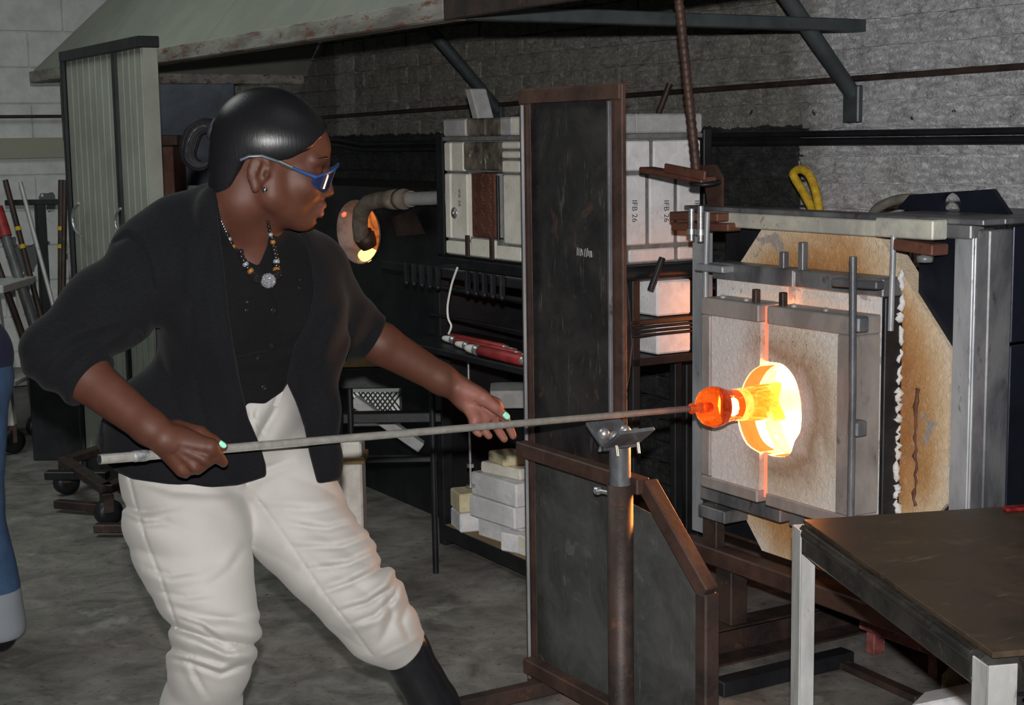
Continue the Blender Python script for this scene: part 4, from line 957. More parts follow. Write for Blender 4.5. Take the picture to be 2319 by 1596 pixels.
m_ = MB(); a = ry(800, 905, Yb + .28); b = ry(955, 1012, Yb + .28); m_.beam(a, b, .05, .035); single('grey_beam', m_, M['firebrick_grey'], 'grey board leaning diagonally behind the low bench', 'board')
m_ = MB(); a = ry(780, 900, Yb + .5)
cr = thing('white_crate', 'white crate with black mesh on its side behind the low bench', 'crate', *ry(860, 960, Yb + .55))
m_ = MB(); yb(m_, 790, 885, 905, 965, Yb + .56, .12); part('body', m_, M['white_tip'], cr)
for i in range(9):
    for sgn in (-1, 1):
        x = 806 + 11 * i; m_ = MB(); a = ry(x - 16 * sgn, 888, Yb + .55); b = ry(x + 16 * sgn, 930, Yb + .55); m_.tube([a, b], .003, 5); part('mesh_wire', m_, M['black'], cr)
m_ = MB(); yb(m_, 1110, 885, 1200, 925, Yb + .62, .2); single('grey_block', m_, M['firebrick_grey'], 'grey concrete block beyond the reaching hand', 'block')
m_ = MB(); yb(m_, 1115, 965, 1165, 1010, Yb + .9, .2); single('white_bundle', m_, M['firebrick'], 'small white block low behind the reaching hand', 'block')
# white weathered pillar
Yp = 4.55
pw = thing('white_pillar', 'white weathered pillar with a brown band beside the trousers', 'pillar', *ry(800, 1150, Yp)[:2])
M['pillar'] = mottled('flaking_white', (.46, .40, .36), (.66, .62, .58), 9, .85, 0, .4, 50, (.24, .18, .14))
p = at(765, 1150, Yp); q = at(822, 1150, Yp); zt = at(800, 1002, Yp)[2]
m_ = MB(); m_.frame_box(rm(np.array([(p[0] + q[0]) / 2, Yp + .06, zt / 2])), rm(np.array([(q[0] - p[0]) / 2, 0, 0])), rm(np.array([0, .06, 0])), (0, 0, zt / 2), .006); part('shaft', m_, M['pillar'], pw)
m_ = MB(); yb(m_, 763, 1036, 826, 1052, Yp - .006, .13); part('band', m_, M['wood'], pw, 'brown band')

# ================================================================ left side of the hall
NC = 1.70
wd = thing('metal_shutter', 'tall grey corrugated metal shutter with a black frame', 'shutter', -5.8, NC + .03)
uA, uB, uC = fr(163, 400, NC)[0], fr(273, 400, NC)[0], fr(333, 400, NC)[0]; zc0, zc1 = .10, 1.70
def leafpanel(a, b, nrib, n0, n1, lab):
    root = None; w = (b - a) / nrib
    for i in range(nrib):
        m_ = MB(); x0 = a + i * w; y0 = n0 + (n1 - n0) * i / nrib; y1 = n0 + (n1 - n0) * (i + 1) / nrib
        m_.prism([(x0, y0, zc0), (x0 + w * .86, y1 - .0, zc0), (x0 + w * .98, y1 + .012, zc0), (x0 + w * .98, y1 + .02, zc0), (x0, y0 + .02, zc0)], (0, 0, zc1 - zc0)); part('rib', m_, M['corrugated'], wd)
leafpanel(uA, uB - .008, 8, NC, NC, ''); leafpanel(uB + .026, uC, 4, NC, NC, '')
m_ = MB(); m_.box(uC + .002, uC + .012, NC, NC + .055, zc0, zc1, .002); part('side_panel', m_, M['corrugated'], wd)
m_ = MB(); m_.box(uA - .02, uA - .003, NC, NC + .055, zc0, zc1, .002); part('side_panel', m_, M['black'], wd)
m_ = MB(); m_.box(uA - .03, uC + .02, NC - .02, NC + .06, zc1 - .01, zc1 + .03, .003); part('top_rail', m_, M['black'], wd, 'black top rail')
m_ = MB(); m_.box(uA - .03, uA - .004, NC - .018, NC - .002, zc0 - .1, zc1, .002); part('frame_upright', m_, M['black'], wd)
m_ = MB(); m_.box(uB - .006, uB + .024, NC - .014, NC + .014, zc0 - .1, zc1, .002); part('frame_upright', m_, M['black'], wd)
m_ = MB(); m_.box(uA - .03, uC + .012, NC, NC + .055, 0, zc0, .003); part('plinth', m_, M['black'], wd)
m_ = loop3([(273, 472), (264, 484), (261, 500), (264, 516), (270, 524)], NC - .02, .005, 8); part('handle', m_, M['galv'], wd, 'curved chrome handle')
m_ = loop3([(178, 460), (168, 474), (164, 496), (170, 520), (183, 534)], NC - .04, .006, 8); part('wire_loop', m_, M['galv'], wd, 'loop of wire on the edge')
# wall box behind the cabinet
Yx = 7.6
m_ = MB(); yb(m_, 138, 186, 176, 312, Yx, .12); bx = thing('switch_box', 'rusty electrical switch box on the block wall beside the shutter', 'switch box', *ry(155, 320, Yx)); part('case', m_, mottled('grubby_box', (.08, .075, .055), (.19, .18, .15), 9, .6), bx)
m_ = MB(); yb(m_, 144, 206, 178, 296, Yx - .03, .028); part('cover', m_, M['rust_dark'], bx)
# tool stand with long tools
Yt = 7.3
ts = thing('tool_stand', 'black T shaped stand with long tools leaning on it', 'stand', *ry(78, 700, Yt)[:2])
m_ = MB(); yb(m_, 10, 452, 175, 464, Yt, .05); part('crossbar', m_, M['black'], ts)
p = at(79, 460, Yt); m_ = MB(); m_.box(*(lambda r: (r[0] - .022, r[0] + .022, r[1] + .0, r[1] + .044, .02, r[2] - .006))(rm(p)), .003); part('upright', m_, M['black'], ts)
c = rm(np.array([p[0], Yt, 0])); m_ = MB(); m_.box(c[0] - .2, c[0] + .2, c[1] - .02, c[1] + .07, 0, .03, .003); part('foot', m_, M['black'], ts)
m_ = MB(); m_.box(c[0] - .03, c[0] + .03, c[1] - .25, c[1] - .021, 0, .03, .003); part('foot', m_, M['black'], ts)
for i, (xa, ya, xb, yb2, r_, m, la) in enumerate(((12, 408, 78, 660, .013, M['rust_dark'], 'brown iron rod leaning left on the tool stand'), (46, 412, 112, 660, .010, M['steel_bright'], 'pale steel rod leaning beside the stand upright'), (139, 408, 138, 660, .015, M['rust_dark'], 'dark upright iron rod with yellow tape at the right of the stand'), (147, 408, 143, 660, .012, M['rust_dark'], 'thinner dark upright rod beside the taped one'), (-8, 470, 62, 690, .024, M['steel_dark'], 'thick grey pole with a red grip at the frame edge'), (-20, 560, 30, 700, .016, M['rust_dark'], 'short dark rod leaning lowest at the frame edge'))):
    a = ry(xa, ya, Yt - .06 - .02 * i); b = ry(xb, yb2, Yt - .16 - .02 * i); dv = np.array(b) - np.array(a); k = (a[2] - .0) / max(1e-3, -dv[2]) ; e_ = np.array(a) + dv * k
    o = thing('iron_rod', la, 'rod', *e_, group='long tools on the stand'); m_ = MB(); m_.tube([a, e_ + np.array([0, 0, .001])], r_, 8); part('shaft', m_, m, o)
    if i in (2, 0):
        for s_ in (.42, .58): m_ = MB(); m_.tube([np.array(a) + dv * s_, np.array(a) + dv * (s_ + .035)], r_ * 1.15, 8); part('tape', m_, yellow(), o, 'yellow tape ring')
    if i == 4: m_ = MB(); m_.tube([np.array(a), np.array(a) + dv * .3], r_ * 1.25, 10); part('grip', m_, M['torch_red'], o, 'red grip')
m_ = MB(); yb(m_, 62, 662, 205, 948, 6.6, .35); bn = thing('black_bin', 'large black steel bin standing before the block wall', 'bin', *ry(130, 948, 6.6)[:2])
v = np.array(m_.v); m_.v = [(x, y, max(0., z - v[:, 2].min())) for x, y, z in m_.v]; part('body', m_, M['black'], bn)
m_ = MB(); yb(m_, 58, 655, 209, 668, 6.58, .39); m_.v = [(x, y, z - v[:, 2].min()) for x, y, z in m_.v]; part('rim', m_, M['rust_dark'], bn)
m_ = MB(); yb(m_, 155, 545, 190, 700, 7.4, .06); single('wall_board', m_, mottled('stained_panel', (.05, .045, .04), (.40, .39, .38), 5, .7), 'narrow stained board leaning on the block wall by the shutter', 'board')
# white cart
Yq = at(40, 1030, 1)[1] * 6.6
ct = thing('white_cart', 'white painted cart on rusty casters at the left edge', 'cart', *ry(10, 1030, 6.6)[:2])
M['cart'] = mottled('chipped_white_enamel', (.42, .41, .38), (.56, .55, .52), 8, .5, 0, .1, 50, (.16, .10, .06))
c = rz(38, 1028, 0.0); c = np.array(c)
ztc = ry(30, 668, 6.6)[2]
ex, ey = rm(np.array([1., 0, 0])), rm(np.array([0, 1., 0]))
for (dx, dy) in ((-.02, 0), (-.62, 0), (-.02, .38), (-.62, .38)):
    q = c + ex * dx + ey * dy; m_ = MB(); m_.beam((q[0], q[1], .13), (q[0] - ex[0] * .04, q[1] - ex[1] * .04, ztc), .045, .045, ey); lg = part('leg', m_, M['cart'], ct, 'chipped white leg')
    m_ = MB(); m_.lathe((q[0] - .02, q[1], .058), (1, .3, 0), [(0, .03), (.0, .055), (.035, .055), (.035, .03)], 18); part('caster', m_, M['black'], lg); m_ = MB(); m_.beam((q[0], q[1], .05), (q[0], q[1], .135), .03, .05); part('caster_fork', m_, M['rust'], lg)
q = c + ex * -.32 + ey * .19
m_ = MB(); m_.frame_box((q[0] - ex[0] * .04, q[1] - ex[1] * .04, ztc + .015), ex * .36, ey * .24, (0, 0, .018), .004); part('tray', m_, M['cart'], ct)
m_ = MB(); m_.frame_box((q[0], q[1], .32), ex * .34, ey * .22, (0, 0, .012), .004); part('tray', m_, M['cart'], ct)
# dolly on casters
dlc = np.array(rz(215, 1190, 0)); dl_ = thing('caster_dolly', 'low dark steel dolly on casters standing on the floor', 'dolly', dlc[0], dlc[1])
q4 = [rz(150, 1120, .0), rz(245, 1190, .0), rz(330, 1150, 0), rz(250, 1085, 0)]
q4 = [np.array([*p[:2], 0]) for p in q4]
for i in range(4):
    a, b = q4[i], q4[(i + 1) % 4]; m_ = MB(); m_.beam(a + np.array([0, 0, .135]), b + np.array([0, 0, .135]), .05, .03); part('frame_bar', m_, M['rust_dark'], dl_)
    m_ = MB(); m_.lathe(a + np.array([-.02, 0, .05]), (1, .2, 0), [(0, .02), (0, .048), (.04, .048), (.04, .02)], 16); part('caster', m_, M['black'], dl_); m_ = MB(); m_.beam(a + np.array([0, 0, .05]), a + np.array([0, 0, .12]), .05, .04); part('caster_fork', m_, M['rust_dark'], dl_)
a = np.array(rz(105, 1075, .12)); b = np.array(rz(245, 1075, .12)); m_ = MB(); m_.beam(a + [0, 0, .0], b, .05, .03); part('handle_bar', m_, M['black'], dl_)
a, b = np.array(rz(128, 1140, .03)), np.array(rz(240, 1150, .03)); m_ = MB(); m_.beam(a, b, .04, .03); part('lower_bar', m_, M['rust_dark'], dl_)
a, b = np.array(rz(215, 1195, .03)), np.array(rz(300, 1195, .03)); m_ = MB(); m_.beam(a, b, .04, .03); part('lower_bar', m_, M['rust_dark'], dl_)
# dark sheet and brown cabinet behind the worker's head
Yd = 7.6
m_ = MB(); yb(m_, 345, 168, 534, 420, Yd + .5, .02); single('blue_sheet', m_, mottled('blued_panel', (.055, .065, .085), (.12, .14, .18), 2.5, .35, .4, .05, 30), 'dull blue-grey steel sheet hanging behind the worker', 'sheet')
bc = thing('brown_cupboard', 'brown rusty cupboard standing behind the metal shutter', 'cupboard', *ry(380, 700, Yd)[:2])
p = at(380, 306, Yd); m_ = MB(); yb(m_, 352, 306, 402, 330, Yd, .3); part('top', m_, M['rust'], bc)
m_ = MB(); yb(m_, 352, 331, 374, 700, Yd + .02, .25); v = np.array(m_.v); m_.v = [(x, y, z if z > v[:, 2].mean() else 0.) for x, y, z in m_.v]; part('door', m_, M['rust_dark'], bc)
m_ = MB(); yb(m_, 375, 331, 400, 700, Yd, .28); m_.v = [(x, y, z if z > v[:, 2].mean() else 0.) for x, y, z in m_.v]; part('door', m_, M['rust_red'], bc)

# ================================================================ people: implicit surfaces
class Field:
    def __init__(s, lo, hi, h):
        s.lo = np.array(lo, float); s.h = h; s.n = np.ceil((np.array(hi) - s.lo) / h).astype(int) + 1
        s.f = np.full(s.n, .08, np.float32)
    def block(s, lo, hi):
        a = np.clip(np.floor((np.array(lo) - s.lo) / s.h).astype(int), 0, s.n - 1); b = np.clip(np.ceil((np.array(hi) - s.lo) / s.h).astype(int) + 1, 1, s.n)
        sl = tuple(slice(int(i), int(j)) for i, j in zip(a, b))
        ax = [(s.lo[i] + s.h * np.arange(a[i], b[i])).astype(np.float32) for i in range(3)]
        X, Y, Z = np.meshgrid(*ax, indexing='ij'); return sl, np.stack([X, Y, Z], -1)
    def union(s, fn, lo, hi, k=.01, m=.05):
        sl, P = s.block(np.array(lo) - m, np.array(hi) + m)
        if P.size == 0: return s
        d = fn(P); f = s.f[sl]
        if k > 0:
            hh = np.clip(.5 + .5 * (d - f) / k, 0, 1); s.f[sl] = d * (1 - hh) + f * hh - k * hh * (1 - hh)
        else: s.f[sl] = np.minimum(d, f)
        return s
    def cut(s, fn, lo, hi, k=.004, m=.03):
        sl, P = s.block(np.array(lo) - m, np.array(hi) + m)
        if P.size == 0: return s
        d = -fn(P); f = s.f[sl]
        if k > 0:
            hh = np.clip(.5 - .5 * (d - f) / k, 0, 1); s.f[sl] = d * (1 - hh) + f * hh + k * hh * (1 - hh)
        else: s.f[sl] = np.maximum(d, f)
        return s
    def cone(s, a, b, ra, rb, k=.01, cut=False, sq=None):
        """round cone; sq = (axis, factor) flattens it along an axis"""
        a = np.asarray(a, float); b = np.asarray(b, float); r = max(ra, rb)
        if sq is not None: r *= max(1, 1 / 1)
        def fn(P):
            ab = b - a; q = P - a
            if sq is not None:
                ax, fa = nrm(sq[0]), sq[1]; c = (q @ ax.astype(np.float32))[..., None] * ax.astype(np.float32); q = q + c * (1 / fa - 1)
                ab2 = ab + ax * (ab @ ax) * (1 / fa - 1)
            else: ab2 = ab
            t = np.clip((q @ ab2.astype(np.float32)) / max(1e-9, ab2 @ ab2), 0, 1)
            d = np.linalg.norm(q - t[..., None] * ab2.astype(np.float32), axis=-1) - (ra + (rb - ra) * t)
            return d.astype(np.float32) * (1 if sq is None else min(1., sq[1] + .15))
        lo, hi = np.minimum(a, b) - r, np.maximum(a, b) + r
        return s.cut(fn, lo, hi, k) if cut else s.union(fn, lo, hi, k)
    def chain(s, pts, k=.01, sq=None):
        for (a, ra), (b, rb) in zip(pts[:-1], pts[1:]): s.cone(a, b, ra, rb, k, False, sq)
        return s
    def ell(s, c, R, fr_=None, k=.01, cut=False):
        """ellipsoid with radii R along the rows of fr_"""
        c = np.asarray(c, float); F_ = np.eye(3) if fr_ is None else np.array(fr_, float); R = np.array(R, float)
        def fn(P):
            q = (P - c.astype(np.float32)) @ F_.T.astype(np.float32); k0 = np.linalg.norm(q / R.astype(np.float32), axis=-1); k1 = np.linalg.norm(q / (R * R).astype(np.float32), axis=-1)
            return (k0 * (k0 - 1) / np.maximum(k1, 1e-6)).astype(np.float32)
        ext = np.sqrt(((F_.T * R) ** 2).sum(1))
        return s.cut(fn, c - ext, c + ext, k) if cut else s.union(fn, c - ext, c + ext, k)
    def apply(s, fn):
        """f -> fn(P, f) slab by slab (keeps memory low)"""
        for i0 in range(0, s.n[0], 24):
            i1 = min(s.n[0], i0 + 24); f = s.f[i0:i1]
            msk = np.abs(f) < .075
            if not msk.any(): continue
            idx = np.argwhere(msk); P = (s.lo + s.h * (idx + np.array([i0, 0, 0]))).astype(np.float32)
            f[msk] = fn(P, f[msk])
        return s
    def mesh(s, name, smooth=1):
        f = s.f; ins = f < 0; n = s.n
        c = np.zeros(tuple(n - 1), np.uint8)
        for i in (0, 1):
            for j in (0, 1):
                for k in (0, 1): c += ins[i:n[0] - 1 + i, j:n[1] - 1 + j, k:n[2] - 1 + k]
        act = np.argwhere((c > 0) & (c < 8)); vid = np.full(tuple(n - 1), -1, np.int32); vid[tuple(act.T)] = np.arange(len(act))
        acc = np.zeros((len(act), 3)); cnt = np.zeros(len(act))
        for ax in range(3):
            o = [i for i in range(3) if i != ax]
            for a in (0, 1):
                for b in (0, 1):
                    p0 = act.copy(); p0[:, o[0]] += a; p0[:, o[1]] += b; p1 = p0.copy(); p1[:, ax] += 1
                    f0 = f[tuple(p0.T)]; f1 = f[tuple(p1.T)]; cr = (f0 < 0) != (f1 < 0)
                    t = np.where(cr, f0 / np.where(cr, f0 - f1, 1), 0); q = p0.astype(float); q[:, ax] += t
                    acc[cr] += q[cr]; cnt[cr] += 1
        V = s.lo + s.h * acc / np.maximum(cnt, 1)[:, None]
        Q = []
        for ax in range(3):
            o1, o2 = (ax + 1) % 3, (ax + 2) % 3
            sl0 = [slice(1, -1)] * 3; sl1 = [slice(1, -1)] * 3; sl0[ax] = slice(0, -1); sl1[ax] = slice(1, None)
            e = np.argwhere(ins[tuple(sl0)] != ins[tuple(sl1)])
            if not len(e): continue
            off = np.ones(3, int); off[ax] = 0; e = e + off
            inside = ins[tuple(e.T)]
            def cell(d1, d2):
                q = e.copy(); q[:, o1] += d1; q[:, o2] += d2; return vid[tuple(q.T)]
            quad = np.stack([cell(-1, -1), cell(0, -1), cell(0, 0), cell(-1, 0)], 1)
            quad[~inside] = quad[~inside][:, ::-1]; Q.append(quad)
        Q = np.concatenate(Q); Q = Q[(Q >= 0).all(1)]
        for _ in range(smooth):
            S = np.zeros_like(V); K = np.zeros(len(V))
            for i in range(4):
                a, b = Q[:, i], Q[:, (i + 1) % 4]; np.add.at(S, a, V[b]); np.add.at(K, a, 1); np.add.at(S, b, V[a]); np.add.at(K, b, 1)
            V = V + .5 * (S / np.maximum(K, 1)[:, None] - V)
        me = bpy.data.meshes.new(name); me.vertices.add(len(V)); me.loops.add(4 * len(Q)); me.polygons.add(len(Q))
        me.vertices.foreach_set('co', V.astype(np.float32).ravel()); me.loops.foreach_set('vertex_index', Q.ravel().astype(np.int32))
        me.polygons.foreach_set('loop_start', np.arange(0, 4 * len(Q), 4, dtype=np.int32)); me.polygons.foreach_set('loop_total', np.full(len(Q), 4, np.int32))
        me.polygons.foreach_set('use_smooth', np.ones(len(Q), bool)); me.update(calc_edges=True); me.validate(); return me
def project(P):
    q = P - CAM.astype(np.float32); z = q @ _f.astype(np.float32)
    return CX + FPX * (q @ _r2.astype(np.float32)) / z, CY + FPX * (q @ _d2.astype(np.float32)) / z
def poly_sd(x, y, poly):
    """signed distance (pixels of the outline's own units) to a closed outline, negative inside"""
    d = np.full(x.shape, 1e9, np.float32); s = np.ones(x.shape, np.float32); n = len(poly)
    for i in range(n):
        ax, ay = poly[i]; bx, by = poly[(i + 1) % n]; ex, ey = bx - ax, by - ay; wx, wy = x - ax, y - ay
        t = np.clip((wx * ex + wy * ey) / max(1e-9, ex * ex + ey * ey), 0, 1); d = np.minimum(d, (wx - ex * t) ** 2 + (wy - ey * t) ** 2)
        c1 = y >= ay; c2 = y < by; c3 = ex * wy > ey * wx
        flip = (c1 & c2 & c3) | (~c1 & ~c2 & ~c3); s = np.where(flip, -s, s)
    return s * np.sqrt(d)
def wob(P, sc, seed=0):
    """smooth pseudo noise in -1..1"""
    r = np.random.RandomState(seed); o = np.zeros(P.shape[:-1], np.float32)
    for i in range(5):
        k = r.normal(size=3); k = k / np.linalg.norm(k) * sc * (1 + .5 * i); o += np.sin(P @ k.astype(np.float32) + r.uniform(0, 6.28) + 1.3 * np.sin(P @ (r.normal(size=3) * sc * .5).astype(np.float32))) / (1 + .4 * i)
    return o / 3.0

WR = np.array([-.55, 2.86, 0.])                     # where the worker stands
worker = bpy.data.objects.new('person', None); COL.objects.link(worker); worker.location = WR; worker.empty_display_size = .1
tag(worker, 'person in black cardigan and cream trousers turning a metal rod at the furnace', 'person')
def pchild(name, me, m, parent=None, label=None):
    """mesh given in world coordinates becomes a part of the worker"""
    me.transform(Matrix.Translation(Vector(-WR))); me.materials.clear(); me.materials.append(m)
    o = bpy.data.objects.new(name, me); COL.objects.link(o); o.parent = parent or worker
    if label: o['label'] = label
    return o
def mworld(mb, name='m'): return mb.mesh(name)

# ---- the rod
PL = at(225, 1040, 2.54); PY = at(1405, 939, 3.30); pdir = nrm(PY - PL)
def pipe_at(x):
    v = ray(x, 1000.); k = v[0] / v[1]; t = (PL[0] - k * PL[1]) / (k * pdir[1] - pdir[0]); return PL + pdir * t
# ---- frames
tf = nrm(V3(.57, -.82, -.02)); tl = nrm(V3(.82, .57, 0)); tu = nrm(np.cross(tf, tl)); tu = tu if tu[2] > 0 else -tu
lean = nrm(at(560, 550, 2.87) - at(478, 1020, 2.90)); tF = [tl, nrm(np.cross(lean, tl)) * 1.0, lean]
tF[1] = tF[1] if tF[1] @ tf > 0 else -tF[1]
th = math.radians(15); az = math.radians(10)
hf = nrm(V3(math.cos(th) * math.cos(az), math.cos(th) * math.sin(az), -math.sin(th))); hl_ = nrm(V3(-math.sin(az), math.cos(az), 0)); hu = np.cross(hf, hl_)
HO = at(598, 388, 2.80); HF = [hf, hl_, hu]
def hp(x, y, z): return HO + hf * x + hl_ * y + hu * z

J = dict(neck=at(562, 556, 2.86), shR=at(366, 598, 2.77), shL=at(704, 612, 2.97), elR=at(126, 798, 2.68), wrR=at(372, 994, 2.60), elL=at(800, 742, 3.06), wrL=at(1034, 878, 3.105),
         chest=at(565, 690, 2.90), waist=at(535, 880, 2.91), pel=at(470, 1010, 2.93), hipR=at(405, 1050, 2.86), hipL=at(600, 1040, 2.96),
         knR=at(488, 1420, 2.76), anR=at(452, 1640, 2.86), knL=at(812, 1355, 2.85), anL=at(1012, 1648, 2.94))
J['ftR'] = np.array([J['anR'][0] - .03, J['anR'][1] + .05, .08]); J['ftL'] = np.array([J['anL'][0] + .07, J['anL'][1] + .02, .08])

def torso(F, o=0., k=.04, low=True):
    F.ell(J['chest'], (.165 + o, .112 + o, .18 + o), tF, 0)
    F.cone(J['shR'] + lean * -.01, J['shL'] + lean * -.01, .052 + o, .052 + o, k)
    F.cone(J['neck'] - lean * .05, J['neck'] + lean * .015, .085 + o, .058 + o * .4, k)
    for sgn in (-1, 1): F.ell(J['chest'] + tF[1] * .062 + tl * sgn * .078 - lean * .025, (.078 + o, .072 + o, .078 + o), tF, .035)
    F.ell(J['waist'], (.138 + o, .108 + o, .15 + o), tF, k)
    F.ell(J['waist'] + tF[1] * .035 - lean * .01, (.10 + o, .085 + o, .11 + o), tF, .05)
    if low: F.ell(J['pel'], (.168 + o, .125 + o, .13 + o), tF, k)
def head(F):
    F.ell(hp(-.002, 0, .052), (.096, .075, .090), HF, 0)
    F.ell(hp(.034, 0, .058), (.074, .064, .058), HF, .02)
    F.ell(hp(.046, 0, -.012), (.060, .058, .080), HF, .02)
    for y in (-1, 1):
        F.cone(hp(.020, y * .050, -.035), hp(.080, y * .012, -.066), .024, .017, .022)
        F.cone(hp(.012, y * .056, .0), hp(.020, y * .050, -.035), .020, .024, .02)
        F.ell(hp(.070, y * .040, -.004), (.030, .024, .026), HF, .02)
        F.cone(hp(.100, y * .014, .041), hp(.080, y * .050, .040), .010, .009, .012)
    F.ell(hp(.088, 0, -.068), (.020, .022, .017), HF, .016)
    F.cone(hp(.090, 0, -.030), hp(.094, 0, -.048), .024, .022, .018)
    for y in (-1, 1): F.ell(hp(.108, y * .032, .022), (.016, .017, .012), HF, .010, True)
    for y in (-1, 1): F.ell(hp(.0875, y * .031, .0235), (.0132, .0145, .0125), HF, .004)
    F.cone(hp(.104, 0, .034), hp(.1165, 0, -.004), .0085, .0115, .010); F.ell(hp(.118, 0, -.009), (.012, .0125, .0095), HF, .006)
    for y in (-1, 1): F.ell(hp(.107, y * .0135, -.013), (.012, .0085, .0085), HF, .006)
    for y in (-1, 1): F.ell(hp(.113, y * .0075, -.021), (.006, .0035, .003), HF, .002, True)
    F.ell(hp(.1095, 0, -.034), (.0140, .023, .0090), HF, .006); F.ell(hp(.1080, 0, -.0490), (.0140, .022, .0105), HF, .006)
    F.cone(hp(.1235, -.018, -.0412), hp(.1235, .018, -.0412), .0036, .0035, .003, True)
    F.ell(hp(.108, 0, -.060), (.007, .016, .004), HF, .004, True)
    # ears
    for y in (-1, 1):
        c = lambda x, q, z: hp(x, y * q, z)
        F.cone(c(-.012, .072, -.012), c(-.006, .073, .014), .010, .014, .010)
        E_ = [nrm(hf + hl_ * y * -.25), nrm(hl_ * y + hf * .25), hu]
        F.ell(c(-.012, .079, .000), (.0205, .0075, .0300), E_, .004)
        F.ell(c(-.007, .086, .002), (.0125, .0065, .0205), E_, .003, True)
        F.ell(c(-.010, .081, -.028), (.009, .0065, .012), E_, .005)
        F.ell(c(.004, .080, -.004), (.005, .006, .008), E_, .003)
        F.cone(c(-.016, .084, -.012), c(-.012, .0845, .014), .0035, .0035, .004)

# ---- body: one continuous skin
F = Field((-1.05, 2.40, -.02), (.06, 3.30, 1.50), .0036)
torso(F, -.020); head(F)
F.chain([(hp(-.028, 0, .0), .056), (hp(-.026, .0, -.055), .055), (J['neck'] + lean * .01, .060)], .02)
F.cone(hp(.015, 0, -.05), J['neck'] + tF[1] * .015, .028, .040, .03)
F.chain([(at(480, 478, 2.85), .030), (at(352, 560, 2.79), .036)], .03); F.chain([(J['shR'], .050), (J['elR'], .041)], .02); F.chain([(J['elR'], .041), (J['elR'] * .72 + J['wrR'] * .28, .043), (J['wrR'] * .86 + J['elR'] * .14, .0305), (J['wrR'], .0275)], .012)
F.chain([(J['shL'], .050), (J['elL'], .041)], .02); F.chain([(J['elL'], .040), (J['elL'] * .74 + J['wrL'] * .26, .042), (J['wrL'] * .85 + J['elL'] * .15, .031), (J['wrL'], .0275)], .012)
F.chain([(J['hipR'], .070), (at(424, 1200, 2.83), .070), (J['knR'], .046), (J['anR'], .034), (J['ftR'], .032)], .03)
F.chain([(J['hipL'], .070), (at(680, 1190, 2.93), .062), (at(745, 1275, 2.885), .052), (J['knL'], .044), (at(917, 1472, 2.885), .034), (J['anL'], .032), (J['ftL'], .032)], .03)
for s_, dv in (('R', V3(.14, -.10, -.045)), ('L', V3(.17, -.04, -.045))): F.cone(J['ft' + s_] + V3(0, 0, -.02), J['ft' + s_] + dv, .032, .028, .02)
# left hand, open behind the rod, palm to the camera
def fing(pts, k0=.006):
    F.cone(pts[0][0], pts[1][0], pts[0][1], pts[1][1], .010)
    for (a, ra), (b, rb) in zip(pts[1:-1], pts[2:]): F.cone(a, b, ra, rb, .002)
wl_ = J['wrL']
def py(x): return float(pipe_at(x)[1])
for (x, y, e, r) in ((1076, 949, .026, .0125), (1096, 944, .026, .0130), (1112, 932, .026, .0135), (1121, 915, .024, .0130)):
    F.cone(wl_ + V3(.004, .004, -.002), at(x, y, py(x) + e), .019, r, .012)
hd_ = nrm(at(1100, 930, 3.105) - wl_); pv_ = V3(0, 1, 0)
F.ell((wl_ + at(1090, 925, 3.105)) / 2 + V3(0, -.004, 0), (.042, .017, .030), [hd_, pv_, nrm(np.cross(hd_, pv_))], .012)
LF = [[(1076, 949, .026, .0105), (1073, 966, .021, .0088), (1079, 977, .014, .0080), (1086, 983, .008, .0072)],
      [(1096, 944, .026, .0112), (1095, 966, .022, .0095), (1100, 978, .015, .0086), (1107, 987, .009, .0078)],
      [(1112, 932, .026, .0116), (1123, 964, .023, .0098), (1133, 981, .018, .0090), (1142, 994, .012, .0082)],
      [(1121, 915, .024, .0112), (1145, 950, .023, .0096), (1155, 971, .020, .0088), (1162, 987, .015, .0080)]]
for q in LF: fing([(at(x, y, py(x) + e), r) for x, y, e, r in q])
TL = [(at(1052, 884, 3.092), .0165), (at(1094, 902, 3.078), .0148), (at(1122, 922, 3.080), .0112), (at(1146, 943, py(1146) - .006), .0082)]
F.chain(TL[:2], .012); F.chain(TL[1:], .004); td_ = nrm(TL[1][0] - TL[0][0]); F.ell(at(1074, 893, 3.090), (.030, .016, .017), [td_, pv_, nrm(np.cross(td_, pv_))], .012)
F.cone(at(1076, 906, 3.074), at(1112, 936, 3.080), .0012, .0018, .004, True)   # crease round the thumb ball
F.cone(at(1056, 944, 3.088), at(1098, 929, 3.088), .0012, .0014, .004, True)
# right hand, closed over the rod
wr_ = J['wrR']
MR = [(476, 1012, 2.612), (462, 1036, 2.608), (441, 1053, 2.607), (414, 1062, 2.609)]
for (x, y, Y) in MR: F.cone(wr_, at(x, y, Y), .021, .0140, .010)
F.ell(at(418, 1018, 2.612), (.050, .020, .036), [nrm(at(470, 1040, 2.61) - wr_), V3(0, 1, 0), nrm(np.cross(nrm(at(470, 1040, 2.61) - wr_), V3(0, 1, 0)))], .014)
for i, (x, y, Y) in enumerate(MR[1:]):
    a = at(x, y, Y); pc_ = pipe_at(x); r = .0112 - .0008 * i
    b = at(x + 6, y + 8, Y + .022); c = pc_ + V3(.004, .022, -.006); d = pc_ + V3(.002, .016, .014)
    F.chain([(a, r * 1.1), (b, r), (c, r * .92), (d, r * .8)], .004)
fing([(at(476, 1012, 2.612), .0130), (at(492, 1030, 2.618), .0108), (at(500, 1041, 2.627), .0098), (at(506, 1047, 2.636), .0090)])
for (x, y, Y) in MR: F.ell(at(x, y, Y - .005), (.0125, .0125, .0125), None, .006)
